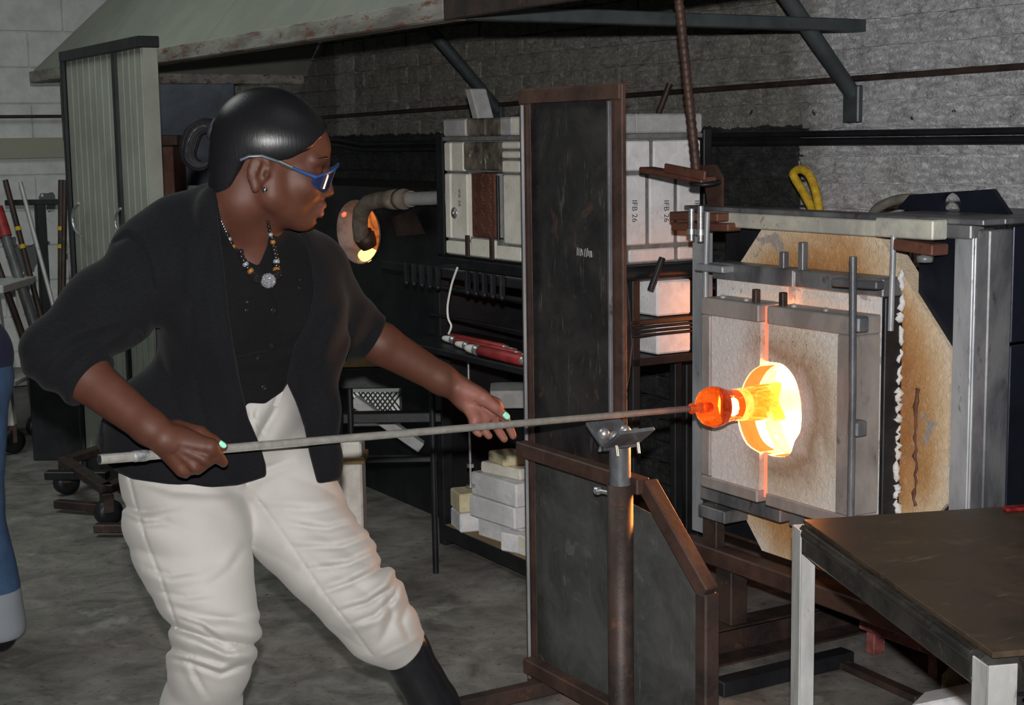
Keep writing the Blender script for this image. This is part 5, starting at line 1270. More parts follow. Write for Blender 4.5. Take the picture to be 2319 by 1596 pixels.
for (p_, q_) in zip(MR[:-1], MR[1:]):
    c_ = (at(*p_) + at(*q_)) / 2 + V3(0, -.0175, 0); F.cone(c_ * .45 + (wr_ + V3(0, -.024, 0)) * .55, c_, .0010, .0030, .007, True)
    F.cone(c_ + V3(.002, .004, -.004), c_ + V3(.010, .010, -.012), .003, .004, .004, True)
F.chain([(at(462, 1036, 2.606), .0125), (at(474, 1041, 2.622), .0112)], .004); F.chain([(at(441, 1053, 2.605), .012), (at(456, 1056, 2.622), .0105)], .004)
TR = [(at(400, 972, 2.635), .018), (at(452, 982, 2.652), .0140), (at(482, 998, 2.668), .0112), (at(506, 1012, 2.676), .0085)]
F.chain(TR[:2], .014); F.chain(TR[1:], .004)
body = F.mesh('body', 1)
cen = np.zeros(len(body.vertices) * 3, np.float32); body.vertices.foreach_get('co', cen); cen = cen.reshape(-1, 3); nor = np.zeros_like(cen); body.vertices.foreach_get('normal', nor.ravel()) if False else None
nn_ = np.array([v.normal[:] for v in body.vertices]) if False else np.zeros_like(cen)
vn = np.zeros(len(body.vertices) * 3, np.float32); body.vertex_normals.foreach_get('vector', vn); vn = vn.reshape(-1, 3)
palm = np.zeros(len(cen), np.float32)
near = np.linalg.norm(cen - at(1090, 935, 3.10), axis=1) < .12
palm = np.where(near, np.clip((-vn[:, 1] - .15) / .5, 0, 1) * np.clip((cen[:, 0] - at(1022, 885, 3.09)[0]) / .03, 0, 1), 0).astype(np.float32)
lq = (cen - hp(.118, 0, -.042)) @ np.array(HF).T; lips = np.exp(-((lq[:, 0] / .012) ** 2 + (lq[:, 1] / .019) ** 2 + (lq[:, 2] / .0125) ** 4)).astype(np.float32)
for nm, arr in (('palm', palm), ('lips', lips)):
    at_ = body.attributes.new(nm, 'FLOAT', 'POINT'); at_.data.foreach_set('value', arr)
def skin():
    t = NT('dark_brown_skin'); p = t.pos(); n1 = t.noise(p, 16, 4, .6); n2 = t.noise(p, 420, 3, .6)
    col = t.ramp(n1, [(.3, (.064, .0225, .0135)), (.7, (.090, .033, .0205))])
    a = t.n('ShaderNodeAttribute', attribute_name='palm'); col = t.mix(t.math('MULTIPLY', a.outputs['Fac'], .85), col, (.245, .10, .078))
    b = t.n('ShaderNodeAttribute', attribute_name='lips'); col = t.mix(t.math('MULTIPLY', b.outputs['Fac'], .8), col, (.26, .085, .075))
    t.set(col, .56, 0, .30); t.bump(n2, .10, .0012); t.b.inputs['Subsurface Weight'].default_value = .06; t.b.inputs['Subsurface Radius'].default_value = (.012, .005, .003); return t.m
M['skin'] = skin(); bodyo = pchild('body', body, M['skin'])

# ---- hair
M['hair'] = NT('glossy_black_hair').set((.010, .009, .010), .34, 0, .6).m
def hair_mat():
    t = NT('glossy_black_hair'); p = t.pos(); ps = t.pos(scale=(1, 1, .12)); n = t.noise(ps, 300, 3, .6); t.set((.008, .0075, .009), .34, 0, .26); t.bump(n, .25, .0015); t.b.inputs['Anisotropic'].default_value = .5; return t.m
M['hair'] = hair_mat()
F = Field(hp(0, 0, .03) - .22, hp(0, 0, .03) + .20, .003)
F.ell(hp(-.004, 0, .052), (.103, .082, .0985), HF, 0); F.ell(hp(.032, 0, .062), (.078, .069, .062), HF, .02); F.ell(hp(-.045, 0, -.005), (.050, .055, .058), HF, .03); F.ell(hp(-.048, 0, -.045), (.036, .046, .055), HF, .03)
facecut = [(.094, .104), (.085, .086), (.066, .056), (.040, .034), (.018, .024), (-.020, .020), (-.037, .012), (-.046, -.02), (-.050, -.05), (-.060, -.085), (-.080, -.14), (.3, -.14), (.3, .104)]
def fcut(P):
    q = (P - HO.astype(np.float32)) @ np.array(HF).T.astype(np.float32); return poly_sd(q[..., 0], q[..., 2], facecut) + .0012 * np.sin(q[..., 1] * 400)
F.cut(fcut, HO - .2, HO + .2, .006)
hairo = pchild('hair', F.mesh('hair', 2), M['hair'])
m_ = MB(); rs = random.Random(21)
pt = [(500, 300, .011), (484, 290, .013), (462, 285, .0145), (442, 296, .016), (431, 318, .0165), (426, 342, .0155), (430, 362, .013), (444, 374, .010), (460, 375, .0075), (474, 366, .0055), (484, 350, .003)]
F = Field(at(395, 260, 2.75) - np.array([.02, 0, .16]), at(520, 260, 2.75) + np.array([.03, .2, .07]), .003); F.chain([(at(x, y, 2.80), r * .93) for x, y, r in pt], .004, (V3(0, 1, 0), .85)); tail_ = pchild('ponytail', F.mesh('ponytail', 2), M['hair'], hairo)
for i in range(120):
    a = rs.uniform(0, 6.283); q = rs.uniform(.86, .93); tw = rs.uniform(-.5, .5); C_ = []
    for k, (x, y, r) in enumerate(pt):
        x0_, y0_ = pt[max(k - 1, 0)][:2]; x1_, y1_ = pt[min(k + 1, len(pt) - 1)][:2]; L_ = math.hypot(x1_ - x0_, y1_ - y0_); nx_, ny_ = -(y1_ - y0_) / L_, (x1_ - x0_) / L_
        c0 = at(x, y, 2.80); lat_ = nrm(at(x + nx_ * 10, y + ny_ * 10, 2.80) - c0); aa = a + tw * k / 10; C_.append(c0 + lat_ * r * q * math.cos(aa) + V3(0, 1, 0) * r * q * .85 * math.sin(aa))
    m_.tube([C_[0]] + [C_[j // 2] if j % 2 == 0 else (C_[j // 2] + C_[j // 2 + 1]) / 2 + (2 * (C_[j // 2] + C_[j // 2 + 1]) - C_[max(j // 2 - 1, 0)] - C_[min(j // 2 + 2, 10)] - C_[j // 2] - C_[j // 2 + 1]) / 16 for j in range(1, 20)] + [C_[10]], .0019, 5, False)
so_ = pchild('hair_strands', mworld(m_), NT('matt_black_hair').set((.007, .0065, .008), .55, 0, .14).m, hairo); so_['kind'] = 'stuff'
m_ = MB(); a = at(487, 292, 2.80); d_ = nrm(at(462, 280, 2.80) - a); m_.lathe(a - d_ * .004, d_, [(0, .018), (.003, .0225), (.009, .0225), (.012, .018)], 20); pchild('hair_band', mworld(m_), plain('black_elastic', (.02, .022, .03), .6), hairo)

# ---- trousers
def wrinkle(P, dirv, freq, seed, sharp=2.):
    w = np.sin(P @ (nrm(dirv) * freq).astype(np.float32) + 1.6 * wob(P, 9, seed)); return np.abs(w) ** sharp
F = Field((-.95, 2.60, .06), (-.12, 3.18, .98), .0034)
F.ell(J['pel'], (.178, .134, .135), tF, 0)
F.ell(J['pel'] + lean * .075 + tF[1] * .01, (.150, .122, .10), tF, .03); F.ell(J['waist'] - lean * .01, (.132, .102, .135), tF, .03); F.ell(J['waist'] + tF[1] * .035 - lean * .03, (.096, .081, .10), tF, .04)
kR = J['knR']; hR = J['hipR']
legR = [(at(418, 1075, 2.87), .118), (at(424, 1200, 2.83), .108), (at(456, 1300, 2.80), .092), (at(486, 1400, 2.77), .0735), (at(488, 1445, 2.77), .071), (at(476, 1500, 2.79), .0715), (at(455, 1600, 2.84), .0715), (at(448, 1680, 2.87), .068)]
F.chain(legR, .03)
legL = [(at(612, 1070, 2.965), .112), (at(680, 1190, 2.93), .096), (at(745, 1275, 2.885), .084), (at(806, 1350, 2.845), .074), (at(860, 1415, 2.86), .0665), (at(917, 1472, 2.885), .0500)]
F.chain(legL, .03)
hemc = at(917, 1470, 2.885); hemd = nrm(at(917, 1472, 2.885) - at(860, 1415, 2.86))
F.cut(lambda P: -((P - hemc.astype(np.float32)) @ hemd.astype(np.float32)) , hemc - .09, hemc + .09, .003)
def top_cut(P): return -(.965 - P[..., 2])
def pants_detail(P, f):
    d = np.zeros(len(P), np.float32)
    x, y = project(P)
    # gathered folds behind and below the knees and soft drag lines on the thighs
    def zone(cx, cy, rx, ry): return np.exp(-(((x - cx) / rx) ** 2 + ((y - cy) / ry) ** 2))
    fold = lambda ph: 1.5 * np.abs(np.sin(ph / 2)) - .95
    zk = zone(490, 1450, 140, 52); d += .0145 * zk * fold((y - .25 * (x - 490)) / 8.5 + 1.8 * wob(P, 12, 3))
    d += .0050 * zone(470, 1375, 150, 60) * fold((y + .25 * (x - 480)) / 15 + 1.2 * wob(P, 12, 5))
    zl = zone(890, 1275, 70, 110); d += .0140 * zl * fold((.55 * y + .80 * (x - 800)) / 15. + 1.2 * wob(P, 12, 8))
    d += .0085 * zone(790, 1330, 130, 120) * fold((.80 * y - .55 * (x - 800)) / 17. + 1.6 * wob(P, 10, 9))
    d += .0055 * zone(760, 1180, 160, 150) * fold((.80 * y - .45 * (x - 700)) / 14. + 1.8 * wob(P, 10, 19))
    d += .0075 * zone(330, 1180, 90, 110) * fold((y - .35 * x) / 14. + 1.2 * wob(P, 10, 12))
    d += .0060 * zone(420, 1250, 130, 200) * fold((y - .15 * x) / 27. + 1.6 * wob(P, 8, 13))
    d += .0045 * zone(590, 960, 60, 70) * np.sin((x + .6 * y) / 12. + wob(P, 14, 14))
    d += .0035 * zone(560, 1120, 70, 60) * np.sin((y - .9 * x) / 15. + wob(P, 10, 15))
    d += .0014 * wob(P, 26, 17)
    fr_0 = (P[..., 1] < 2.95)
    def ply(pts):
        q = np.full(len(P), 1e9, np.float32); sg = np.zeros(len(P), np.float32); L_ = np.cumsum([0] + [math.hypot(b[0] - a[0], b[1] - a[1]) for a, b in zip(pts[:-1], pts[1:])]); sp_ = np.zeros(len(P), np.float32)
        for i, ((ax, ay), (bx, by)) in enumerate(zip(pts[:-1], pts[1:])):
            ex, ey = bx - ax, by - ay; e2_ = ex * ex + ey * ey; t = np.clip(((x - ax) * ex + (y - ay) * ey) / e2_, 0, 1); dd = np.hypot(x - ax - ex * t, y - ay - ey * t); up = dd < q
            sg = np.where(up, np.sign(ex * (y - ay) - ey * (x - ax)), sg); sp_ = np.where(up, (L_[i] + t * math.sqrt(e2_)) / L_[-1], sp_); q = np.where(up, dd, q)
        return q * sg, np.sin(np.clip(sp_, .02, .98) * math.pi) ** .5
    def crease(pts, dep, w=6., side=1):
        q, e = ply(pts); q = q * side
        return e * fr_0 * dep * (-np.exp(-(q / w) ** 2) + .75 * np.exp(-((q - 2.3 * w) / (1.5 * w)) ** 2))
    for pts, dep, w, sd in (([(392, 1422), (450, 1440), (515, 1474), (562, 1466)], .0085, 6, 1), ([(398, 1398), (455, 1418), (530, 1478)], .006, 5, -1), ([(384, 1490), (430, 1500), (500, 1526), (560, 1502)], .008, 6, -1), ([(392, 1375), (450, 1398), (530, 1402)], .004, 7, 1),
        ([(262, 1135), (315, 1160), (400, 1148)], .0055, 7, 1), ([(276, 1165), (325, 1188), (380, 1186)], .005, 6, -1), ([(330, 1285), (385, 1302), (450, 1292)], .005, 7, 1), ([(352, 1338), (420, 1352), (480, 1346)], .004, 6, 1), ([(300, 1085), (390, 1112), (500, 1118), (552, 1110)], .004, 8, 1), ([(430, 1500), (450, 1540), (470, 1575)], .004, 6, 1), ([(560, 1230), (520, 1290), (470, 1330)], .003, 8, 1),
        ([(888, 1266), (850, 1292), (790, 1322), (730, 1342)], .0080, 6, 1), ([(872, 1240), (790, 1278), (690, 1290)], .0065, 6, 1), ([(850, 1212), (770, 1240), (655, 1240)], .0055, 6, 1), ([(822, 1178), (740, 1198), (632, 1184)], .0045, 6, 1), ([(800, 1140), (715, 1156), (605, 1150)], .0040, 7, 1),
        ([(886, 1262), (903, 1292), (884, 1332), (832, 1366), (768, 1384)], .0085, 6, 1), ([(906, 1302), (893, 1350), (850, 1392), (800, 1410)], .0065, 6, -1), ([(880, 1335), (888, 1400), (862, 1455)], .005, 8, 1), ([(925, 1365), (910, 1410), (930, 1450)], .004, 7, 1),
        ([(555, 912), (572, 945), (600, 985)], .0045, 5, 1), ([(580, 912), (566, 950), (576, 1000)], .004, 5, -1), ([(556, 1090), (600, 1062), (660, 1040)], .004, 7, 1), ([(640, 890), (600, 960), (566, 1040)], .0035, 6, 1)):
        d += crease(pts, dep, w, sd)
    # seams pressed in
    def seam(pts, w=3.0, dep=.003):
        q = np.full(len(P), 1e9, np.float32)
        for (ax, ay), (bx, by) in zip(pts[:-1], pts[1:]):
            ex, ey = bx - ax, by - ay; t = np.clip(((x - ax) * ex + (y - ay) * ey) / (ex * ex + ey * ey), 0, 1); q = np.minimum(q, np.hypot(x - ax - ex * t, y - ay - ey * t))
        return dep * np.exp(-(q / w) ** 2)
    fr_m = (P[..., 1] < 2.93)
    d -= seam([(288, 1060), (305, 1130), (330, 1220), (365, 1310), (402, 1420)]) * fr_m
    d -= seam([(556, 1095), (600, 1150), (660, 1235), (735, 1345), (800, 1425), (840, 1480)], 2.6, .0028) * fr_m
    d -= seam([(556, 1095), (556, 1040), (590, 980), (622, 930)], 3, .003) * fr_m
    d += seam([(868, 1484), (915, 1462), (960, 1432)], 5, .0018) * fr_m
    return f - d
F.apply(pants_detail)
F.cut(lambda P: (.075 - (P[..., 2])) * -1 - 10 * 0 if False else (P[..., 2] - .09), (-.9, 2.6, .0), (-.1, 3.1, .09), .003) if False else None
pants = F.mesh('trousers', 1)
def cream():
    t = NT('cream_cotton'); p = t.pos(); n = t.noise(p, 6, 4, .6); n2 = t.noise(p, 900, 2, .5); t.set(t.ramp(n, [(.3, (.355, .335, .315)), (.7, (.41, .39, .368))]), .72, 0, .3); t.bump(n2, .12, .0008); t.b.inputs['Sheen Weight'].default_value = .15; return t.m
M['cream'] = cream(); panto = pchild('trousers', pants, M['cream'])
# ---- boots
F = Field((-.85, 2.55, -.01), (-.0, 3.20, .56), .004)
F.chain([(at(893, 1438, 2.875), .045), (at(919, 1476, 2.886), .0455), (at(984, 1596, 2.92), .0465), (J['anL'], .047), (J['ftL'] + V3(0, 0, .02), .050)], .015)
F.chain([(J['ftL'] + V3(-.02, 0, -.035), .043), (J['ftL'] + V3(.09, -.03, -.035), .042), (J['ftL'] + V3(.19, -.05, -.042), .036)], .02)
F.apply(lambda P, f: f + .002 * wob(P, 30, 4))
F.cut(lambda P: P[..., 2] - .004, (-1, 2.5, -.05), (.1, 3.3, .0), .002)
M['rubber'] = NT('shiny_black_rubber').set((.010, .010, .012), .22, 0, .5).m
pchild('boot', F.mesh('boot', 1), M['rubber'], None, 'shiny black rubber boot')
F = Field((-.95, 2.55, -.01), (-.25, 3.25, .36), .005)
F.chain([(at(448, 1660, 2.87), .050), (J['anR'] * .4 + J['ftR'] * .6, .047), (J['ftR'] + V3(0, 0, .02), .050)], .015)
F.chain([(J['ftR'] + V3(-.02, .02, -.035), .043), (J['ftR'] + V3(.08, -.06, -.035), .042), (J['ftR'] + V3(.15, -.12, -.042), .036)], .02)
F.cut(lambda P: P[..., 2] - .004, (-1, 2.5, -.05), (.1, 3.3, .0), .002)
pchild('boot', F.mesh('boot', 1), M['rubber'], None, 'shiny black rubber boot')
# ---- blouse
F = Field((-.85, 2.60, .60), (-.20, 3.20, 1.32), .004)
torso(F, .002, .04, False)
F.ell(J['waist'] - lean * .05 + tF[1] * .012, (.142, .112, .10), tF, .03); F.ell(J['waist'] - lean * .07 + tF[1] * .03, (.12, .098, .085), tF, .04)
F.cone(J['neck'] - lean * .02 - tF[1] * .01, hp(-.03, 0, -.075), .074, .064, .02)
vneck = [(478, 380), (492, 452), (503, 515), (530, 562), (560, 590), (586, 604), (604, 560), (614, 505), (640, 440), (600, 380)]
facing_cam = lambda P: (P[..., 1] < 2.90)
def vcut(P):
    x, y = project(P); return np.where(P[..., 1] < 2.94, poly_sd(x, y, vneck) / 1230., .05)
F.cut(vcut, at(600, 620, 2.7) - .25, at(600, 620, 2.7) + .25, .004)
def neck_cut(P): return np.linalg.norm(np.cross(P - HO.astype(np.float32), nrm(J['neck'] - HO).astype(np.float32)), axis=-1) - .054
hole_blouse = lambda P: np.where(P[..., 2] > J['neck'][2] - .02, neck_cut(P), .05)
F.cut(hole_blouse, J['neck'] - .1, J['neck'] + .2, .004)
hemb = [(480, 985), (548, 930), (562, 912), (600, 914), (640, 886), (690, 800), (760, 800), (760, 1200), (300, 1200), (300, 960)]
def bl_detail(P, f):
    x, y = project(P); d = np.zeros(len(P), np.float32)
    def line(pts, w, dep):
        q = np.full(len(P), 1e9, np.float32)
        for (ax, ay), (bx, by) in zip(pts[:-1], pts[1:]):
            ex, ey = bx - ax, by - ay; t = np.clip(((x - ax) * ex + (y - ay) * ey) / (ex * ex + ey * ey), 0, 1); q = np.minimum(q, np.hypot(x - ax - ex * t, y - ay - ey * t))
        return dep * np.exp(-(q / w) ** 2)
    fm = P[..., 1] < 2.9
    d -= line([(520, 815), (600, 800), (660, 785), (705, 735)], 5, .006) * fm
    d += line([(515, 840), (590, 822), (650, 806)], 12, .004) * fm
    d += line([(586, 604), (612, 690), (622, 780), (598, 880)], 7, .0018) * fm
    d -= line([(600, 604), (628, 690), (638, 780)], 2.2, .002) * fm
    d -= line([(495, 615), (520, 626), (545, 616)], 2.2, .0025) * fm; d -= line([(630, 560), (680, 542)], 2.2, .0025) * fm
    d += .0030 * np.exp(-(((x - 590) / 70) ** 2 + ((y - 850) / 45) ** 2)) * np.sin((y - .3 * x) / 9 + wob(P, 15, 3))
    d += .0012 * wob(P, 22, 5)
    return f - d
F.apply(bl_detail)
def hcut(P):
    x, y = project(P); return np.where(P[..., 1] < 2.95, poly_sd(x, y, hemb) / 1230., .05)
F.cut(hcut, (-.85, 2.6, .6), (-.2, 2.95, 1.0), .003)
def cloth(name, c1, c2, rough=.9, sheen=.03, st=(1, 1, 6)):
    t = NT(name); p = t.pos(); n = t.noise(t.pos(scale=st), 130, 3, .6); t.set(t.ramp(n, [(.3, c1), (.7, c2)]), .95, 0, .10); t.bump(t.noise(p, 700, 2), .15, .001); t.b.inputs['Sheen Weight'].default_value = sheen; t.b.inputs['Sheen Roughness'].default_value = .5; return t.m
M['blouse'] = cloth('black_crepe', (.0048, .0048, .0055), (.0072, .0072, .0080)); M['cardigan'] = cloth('charcoal_jersey', (.0052, .0055, .0068), (.0088, .0092, .0110))
blouse = F.mesh('blouse', 1); blouo = pchild('blouse', blouse, M['blouse'])
# ---- cardigan: torso, sleeves and hanging fronts, opened at the front
F = Field((-1.08, 2.42, .55), (-.14, 3.30, 1.36), .004)
torso(F, .020, .05)
F.ell(J['pel'] + lean * .0, (.200, .155, .155), tF, .05)
F.ell(J['pel'] - lean * .07 + tF[1] * .01, (.205, .162, .12), tF, .05)
F.chain([(J['neck'] - tF[1] * .02 + lean * .0, .084), (hp(-.040, 0, -.092), .066)], .03)
F.chain([(at(474, 472, 2.85), .046), (at(400, 515, 2.815), .052), (at(335, 556, 2.785), .058)], .03); F.chain([(J['shR'], .068), (J['shR'] * .5 + J['elR'] * .5, .072), (J['elR'], .058)], .04)
F.chain([(J['elR'], .060), (J['elR'] * .62 + J['wrR'] * .38, .0535)], .02)
F.chain([(J['shL'], .062), (J['shL'] * .45 + J['elL'] * .55 + V3(-.01, 0, -.014), .066), (J['elL'], .058)], .035)
F.chain([(J['elL'], .058), (J['elL'] * .78 + J['wrL'] * .22, .050)], .02)
# left front panel hanging free
pn = [(at(700, 640, 2.90), .050), (at(702, 800, 2.905), .052), (at(722, 930, 2.910), .040), (at(738, 1040, 2.912), .031), (at(744, 1120, 2.912), .028)]
F.chain(pn, .03)
def card_detail(P, f):
    x, y = project(P); d = np.zeros(len(P), np.float32)
    def zone(cx, cy, rx, ry): return np.exp(-(((x - cx) / rx) ** 2 + ((y - cy) / ry) ** 2))
    lat = P @ tl.astype(np.float32)
    dn = np.clip((1.02 - P[..., 2]) / .25, 0, 1)
    d += .0055 * dn * np.sin(lat * 62 + 2.2 * wob(P, 6, 3)) * (x > 230)
    # gathers at the bent right elbow and the pushed-up cuffs
    d += .0060 * zone(150, 830, 95, 75) * np.sin((.72 * y + .55 * x) / 9.0 + 1.3 * wob(P, 14, 7))
    d += .0050 * zone(205, 760, 60, 50) * np.sin((.35 * x + y) / 8.5 + wob(P, 14, 8))
    d += .0055 * zone(800, 760, 70, 75) * np.sin((.85 * x + .45 * y) / 8.5 + 1.2 * wob(P, 14, 9))
    d += .0045 * zone(290, 560, 70, 70) * np.sin((.6 * x - .8 * y) / 17 + wob(P, 8, 10))
    d += .0035 * zone(390, 640, 120, 90) * np.sin((.8 * x + .3 * y) / 24 + wob(P, 8, 11))
    d += .0016 * wob(P, 20, 12)
    def line(pts, w, dep):
        q = np.full(len(P), 1e9, np.float32)
        for (ax, ay), (bx, by) in zip(pts[:-1], pts[1:]):
            ex, ey = bx - ax, by - ay; t = np.clip(((x - ax) * ex + (y - ay) * ey) / (ex * ex + ey * ey), 0, 1); q = np.minimum(q, np.hypot(x - ax - ex * t, y - ay - ey * t))
        return dep * np.exp(-(q / w) ** 2)
    fm = P[..., 1] < 2.86
    d -= line([(262, 548), (292, 532), (318, 560), (338, 600), (346, 650)], 6, .006) * fm
    d += line([(280, 520), (318, 530), (345, 575), (358, 640)], 13, .005) * fm
    d -= line([(420, 470), (428, 640), (436, 800), (470, 1000)], 9, .0035) * fm
    d += line([(455, 480), (470, 640), (492, 800), (540, 1000)], 16, .0050) * fm
    d -= line([(340, 700), (370, 830), (420, 980)], 10, .004) * fm
    return f - d
F.apply(card_detail)
opening = [(470, 372), (487, 440), (496, 520), (508, 610), (516, 700), (530, 790), (545, 870), (562, 945), (590, 1010), (602, 1052), (604, 1080), (560, 1140), (600, 1200), (726, 1200), (718, 1094), (700, 1025), (688, 960), (668, 905), (648, 862), (668, 780), (700, 720), (712, 660), (706, 600), (690, 540), (640, 480), (640, 372)]
def open_cut(P):
    x, y = project(P); front = ((P - J['chest'].astype(np.float32)) @ tF[1].astype(np.float32)) > -.035
    return np.where(front, poly_sd(x, y, opening) / 1230., .05)
F.cut(open_cut, (-.9, 2.5, .55), (-.2, 3.0, 1.36), .008)
hem = [(100, 985), (222, 1012), (238, 1048), (262, 1066), (300, 1084), (380, 1096), (480, 1103), (540, 1098), (603, 1078), (660, 1080), (716, 1096), (768, 1086), (900, 1080), (900, 1600), (100, 1600)]
def hem_cut(P):
    x, y = project(P); return poly_sd(x, y, hem) / 1230.
F.cut(hem_cut, (-1., 2.5, .5), (-.1, 3.3, .90), .006)
for (a, b, t) in (('elR', 'wrR', .34), ('elL', 'wrL', .19)):
    d_ = nrm(J[b] - J[a]); c = J[a] + (J[b] - J[a]) * t
    F.cut(lambda P, c=c, d_=d_: np.where(np.linalg.norm(P - c.astype(np.float32), axis=-1) < .12, -((P - c.astype(np.float32)) @ d_.astype(np.float32)), .05), c - .1, c + .12, .004)
F.cut(hole_blouse, J['neck'] - .12, J['neck'] + .2, .004)
card = F.mesh('cardigan', 1); cardo = pchild('cardigan', card, M['cardigan'])

# ---- worn details, laid on the finished surfaces
from mathutils.bvhtree import BVHTree
def bvh(me):
    return BVHTree.FromPolygons([v.co + Vector(WR) for v in me.vertices], [tuple(p.vertices) for p in me.polygons])
TR_ = {'body': bvh(body), 'blouse': bvh(blouse), 'cardigan': bvh(card), 'trousers': bvh(pants)}
def lay(x, y, keys=('body', 'blouse', 'cardigan', 'trousers'), lift=0.):
    v = ray(x, y); o = Vector(CAM); d = Vector(v).normalized(); best = None
    for k in keys:
        hit = TR_[k].ray_cast(o, d)
        if hit[0] is not None and (best is None or hit[3] < best[3]): best = hit
    if best is None: return at(x, y, 2.78), V3(0, -1, 0)
    n = np.array(best[1]); n = n if n @ v < 0 else -n
    return np.array(best[0]) + n * lift, n
M['silver'] = NT('polished_silver').set((.80, .80, .82), .16, 1., .5).m
M['bead_black'] = NT('black_bead').set((.012, .011, .011), .12, 0, .6).m; M['bead_amber'] = NT('tiger_eye_bead').set((.22, .09, .02), .15, 0, .6).m; M['bead_grey'] = NT('grey_bead').set((.25, .27, .30), .2, .3, .6).m
M['strass'] = NT('rhinestone').set((.82, .84, .90), .08, .85, .8).m
nk = bpy.data.objects.new('necklace', None); COL.objects.link(nk); nk.parent = worker; nk['label'] = 'beaded necklace with a rhinestone ball'
def bez(pts, n):
    out = []; P = [np.array(p, float) for p in pts]; seg = [np.linalg.norm(P[i + 1] - P[i]) for i in range(len(P) - 1)]; T = sum(seg)
    for i in range(n):
        t = T * i / (n - 1); j = 0
        while j < len(seg) - 1 and t > seg[j]: t -= seg[j]; j += 1
        out.append(P[j] + (P[j + 1] - P[j]) * min(1, t / seg[j]))
    return out
keysN = ('body', 'blouse')
for i, (x, y) in enumerate(bez([(495, 464), (502, 495), (514, 522)], 11)):
    c, n = lay(x, y, keysN, .003); m_ = MB(); m_.sphere(c, .0030, 8, 6, (1, 1, 1.4)); pchild('chain_link', mworld(m_), M['silver'], nk)
beads = [(x, y, .0042 + .0030 * i / 12) for i, (x, y) in enumerate(bez([(518, 530), (530, 556), (546, 582), (558, 604), (572, 622)], 12))] + [(x, y, .0036 + .0036 * i / 12) for i, (x, y) in enumerate(bez([(606, 500), (611, 530), (616, 560), (622, 590), (622, 612)], 13))]
for i, (x, y, r) in enumerate(beads):
    c, n = lay(x, y, keysN, r * .9); m_ = MB(); m_.sphere(c, r, 10, 8); pchild('bead', mworld(m_), M['bead_amber'] if i % 7 == 3 else M['bead_grey'] if i % 7 == 1 else M['bead_black'], nk)
for (x, y, r, m) in ((577, 630, .0105, 'bead_black'), (622, 622, .0095, 'bead_black'), (600, 637, .0130, 'strass')):
    c, n = lay(x, y, keysN, r * .9); m_ = MB(); m_.sphere(c, r * .92, 14, 10); b_ = pchild('pendant_ball', mworld(m_), M[m], nk)
    m_ = MB()
    for i in range(60):
        ph = i * 2.399963; zz = 1 - 2 * (i + .5) / 60; rr = math.sqrt(1 - zz * zz); m_.sphere(c + V3(rr * math.cos(ph), rr * math.sin(ph), zz) * r * .93, r * .17, 5, 4)
    me = mworld(m_); me.polygons.foreach_set('use_smooth', [False] * len(me.polygons)); o = pchild('stone_setting', me, M['strass'] if m == 'strass' else M['bead_black'], nk)
for (x, y, r) in ((618, 702, .0062), (614, 782, .0055), (583, 810, .0055), (597, 877, .0058), (557, 684, .0040), (557, 702, .0042), (678, 634, .0034), (676, 652, .0034)):
    c, n = lay(x, y, ('blouse',), .0005); m_ = MB(); m_.lathe(c, n, [(0, r), (.002, r), (.003, r * .85), (.003, r * .45), (.002, r * .35)], 14); pchild('button', mworld(m_), M['bead_black'], blouo)
# earring
m_ = MB(); c, n = lay(601, 430, ('body',), .003); m_.sphere(c, .0058, 12, 8); pchild('ear_stud', mworld(m_), M['silver'])
# finger nails
M['mint'] = NT('mint_nail_polish').set((.32, .80, .58), .2, 0, .5).m
for (x, y, L, Wd, dx) in ((1146, 941, .0085, .0056, (1., .74)), (503, 1006, .0075, .0045, (1., .55))):
    c, n = lay(x, y, ('body',), .0004); d_ = nrm(at(x + 10 * dx[0], y + 10 * dx[1], c[1]) - at(x, y, c[1])); d_ = nrm(d_ - n * (d_ @ n)); s_ = np.cross(n, d_)
    vs = []; fs = []
    for i in range(7):
        for j in range(5):
            a = (i / 6 - .5) * 2; b = (j / 4 - .5) * 2; w = Wd * math.sqrt(max(.05, 1 - max(0, abs(a) - .35) ** 2 * 1.8)); vs.append(c + d_ * a * L + s_ * b * w + n * (.0022 - .0022 * b * b))
    for i in range(6):
        for j in range(4): fs.append((i * 5 + j, i * 5 + j + 1, (i + 1) * 5 + j + 1, (i + 1) * 5 + j))
    m_ = MB(); m_.add(vs, fs, True); me = mworld(m_); o = pchild('thumb_nail', me, M['mint'], None, 'mint green thumb nail'); sm = o.modifiers.new('thick', 'SOLIDIFY'); sm.thickness = .0015
# eyes
M['eye'] = NT('eye_white').set((.62, .58, .54), .15, 0, .5).m; M['iris'] = NT('dark_iris').set((.02, .012, .008), .1, 0, .5).m
for y in (-1, 1):
    m_ = MB(); m_.sphere(hp(.0870, y * .031, .0185), .0115, 14, 10); e_ = pchild('eye', mworld(m_), M['eye'], bodyo); m_ = MB(); m_.sphere(hp(.0870, y * .031, .0185) + hf * .0065, .0060, 12, 8); pchild('iris', mworld(m_), M['iris'], e_)
    m_ = MB(); m_.tube([hp(.1075, y * .014, .047), hp(.1015, y * .034, .051), hp(.0855, y * .055, .045)], [.0018, .0022, .0010], 8); pchild('eyebrow', mworld(m_), M['hair'], bodyo)
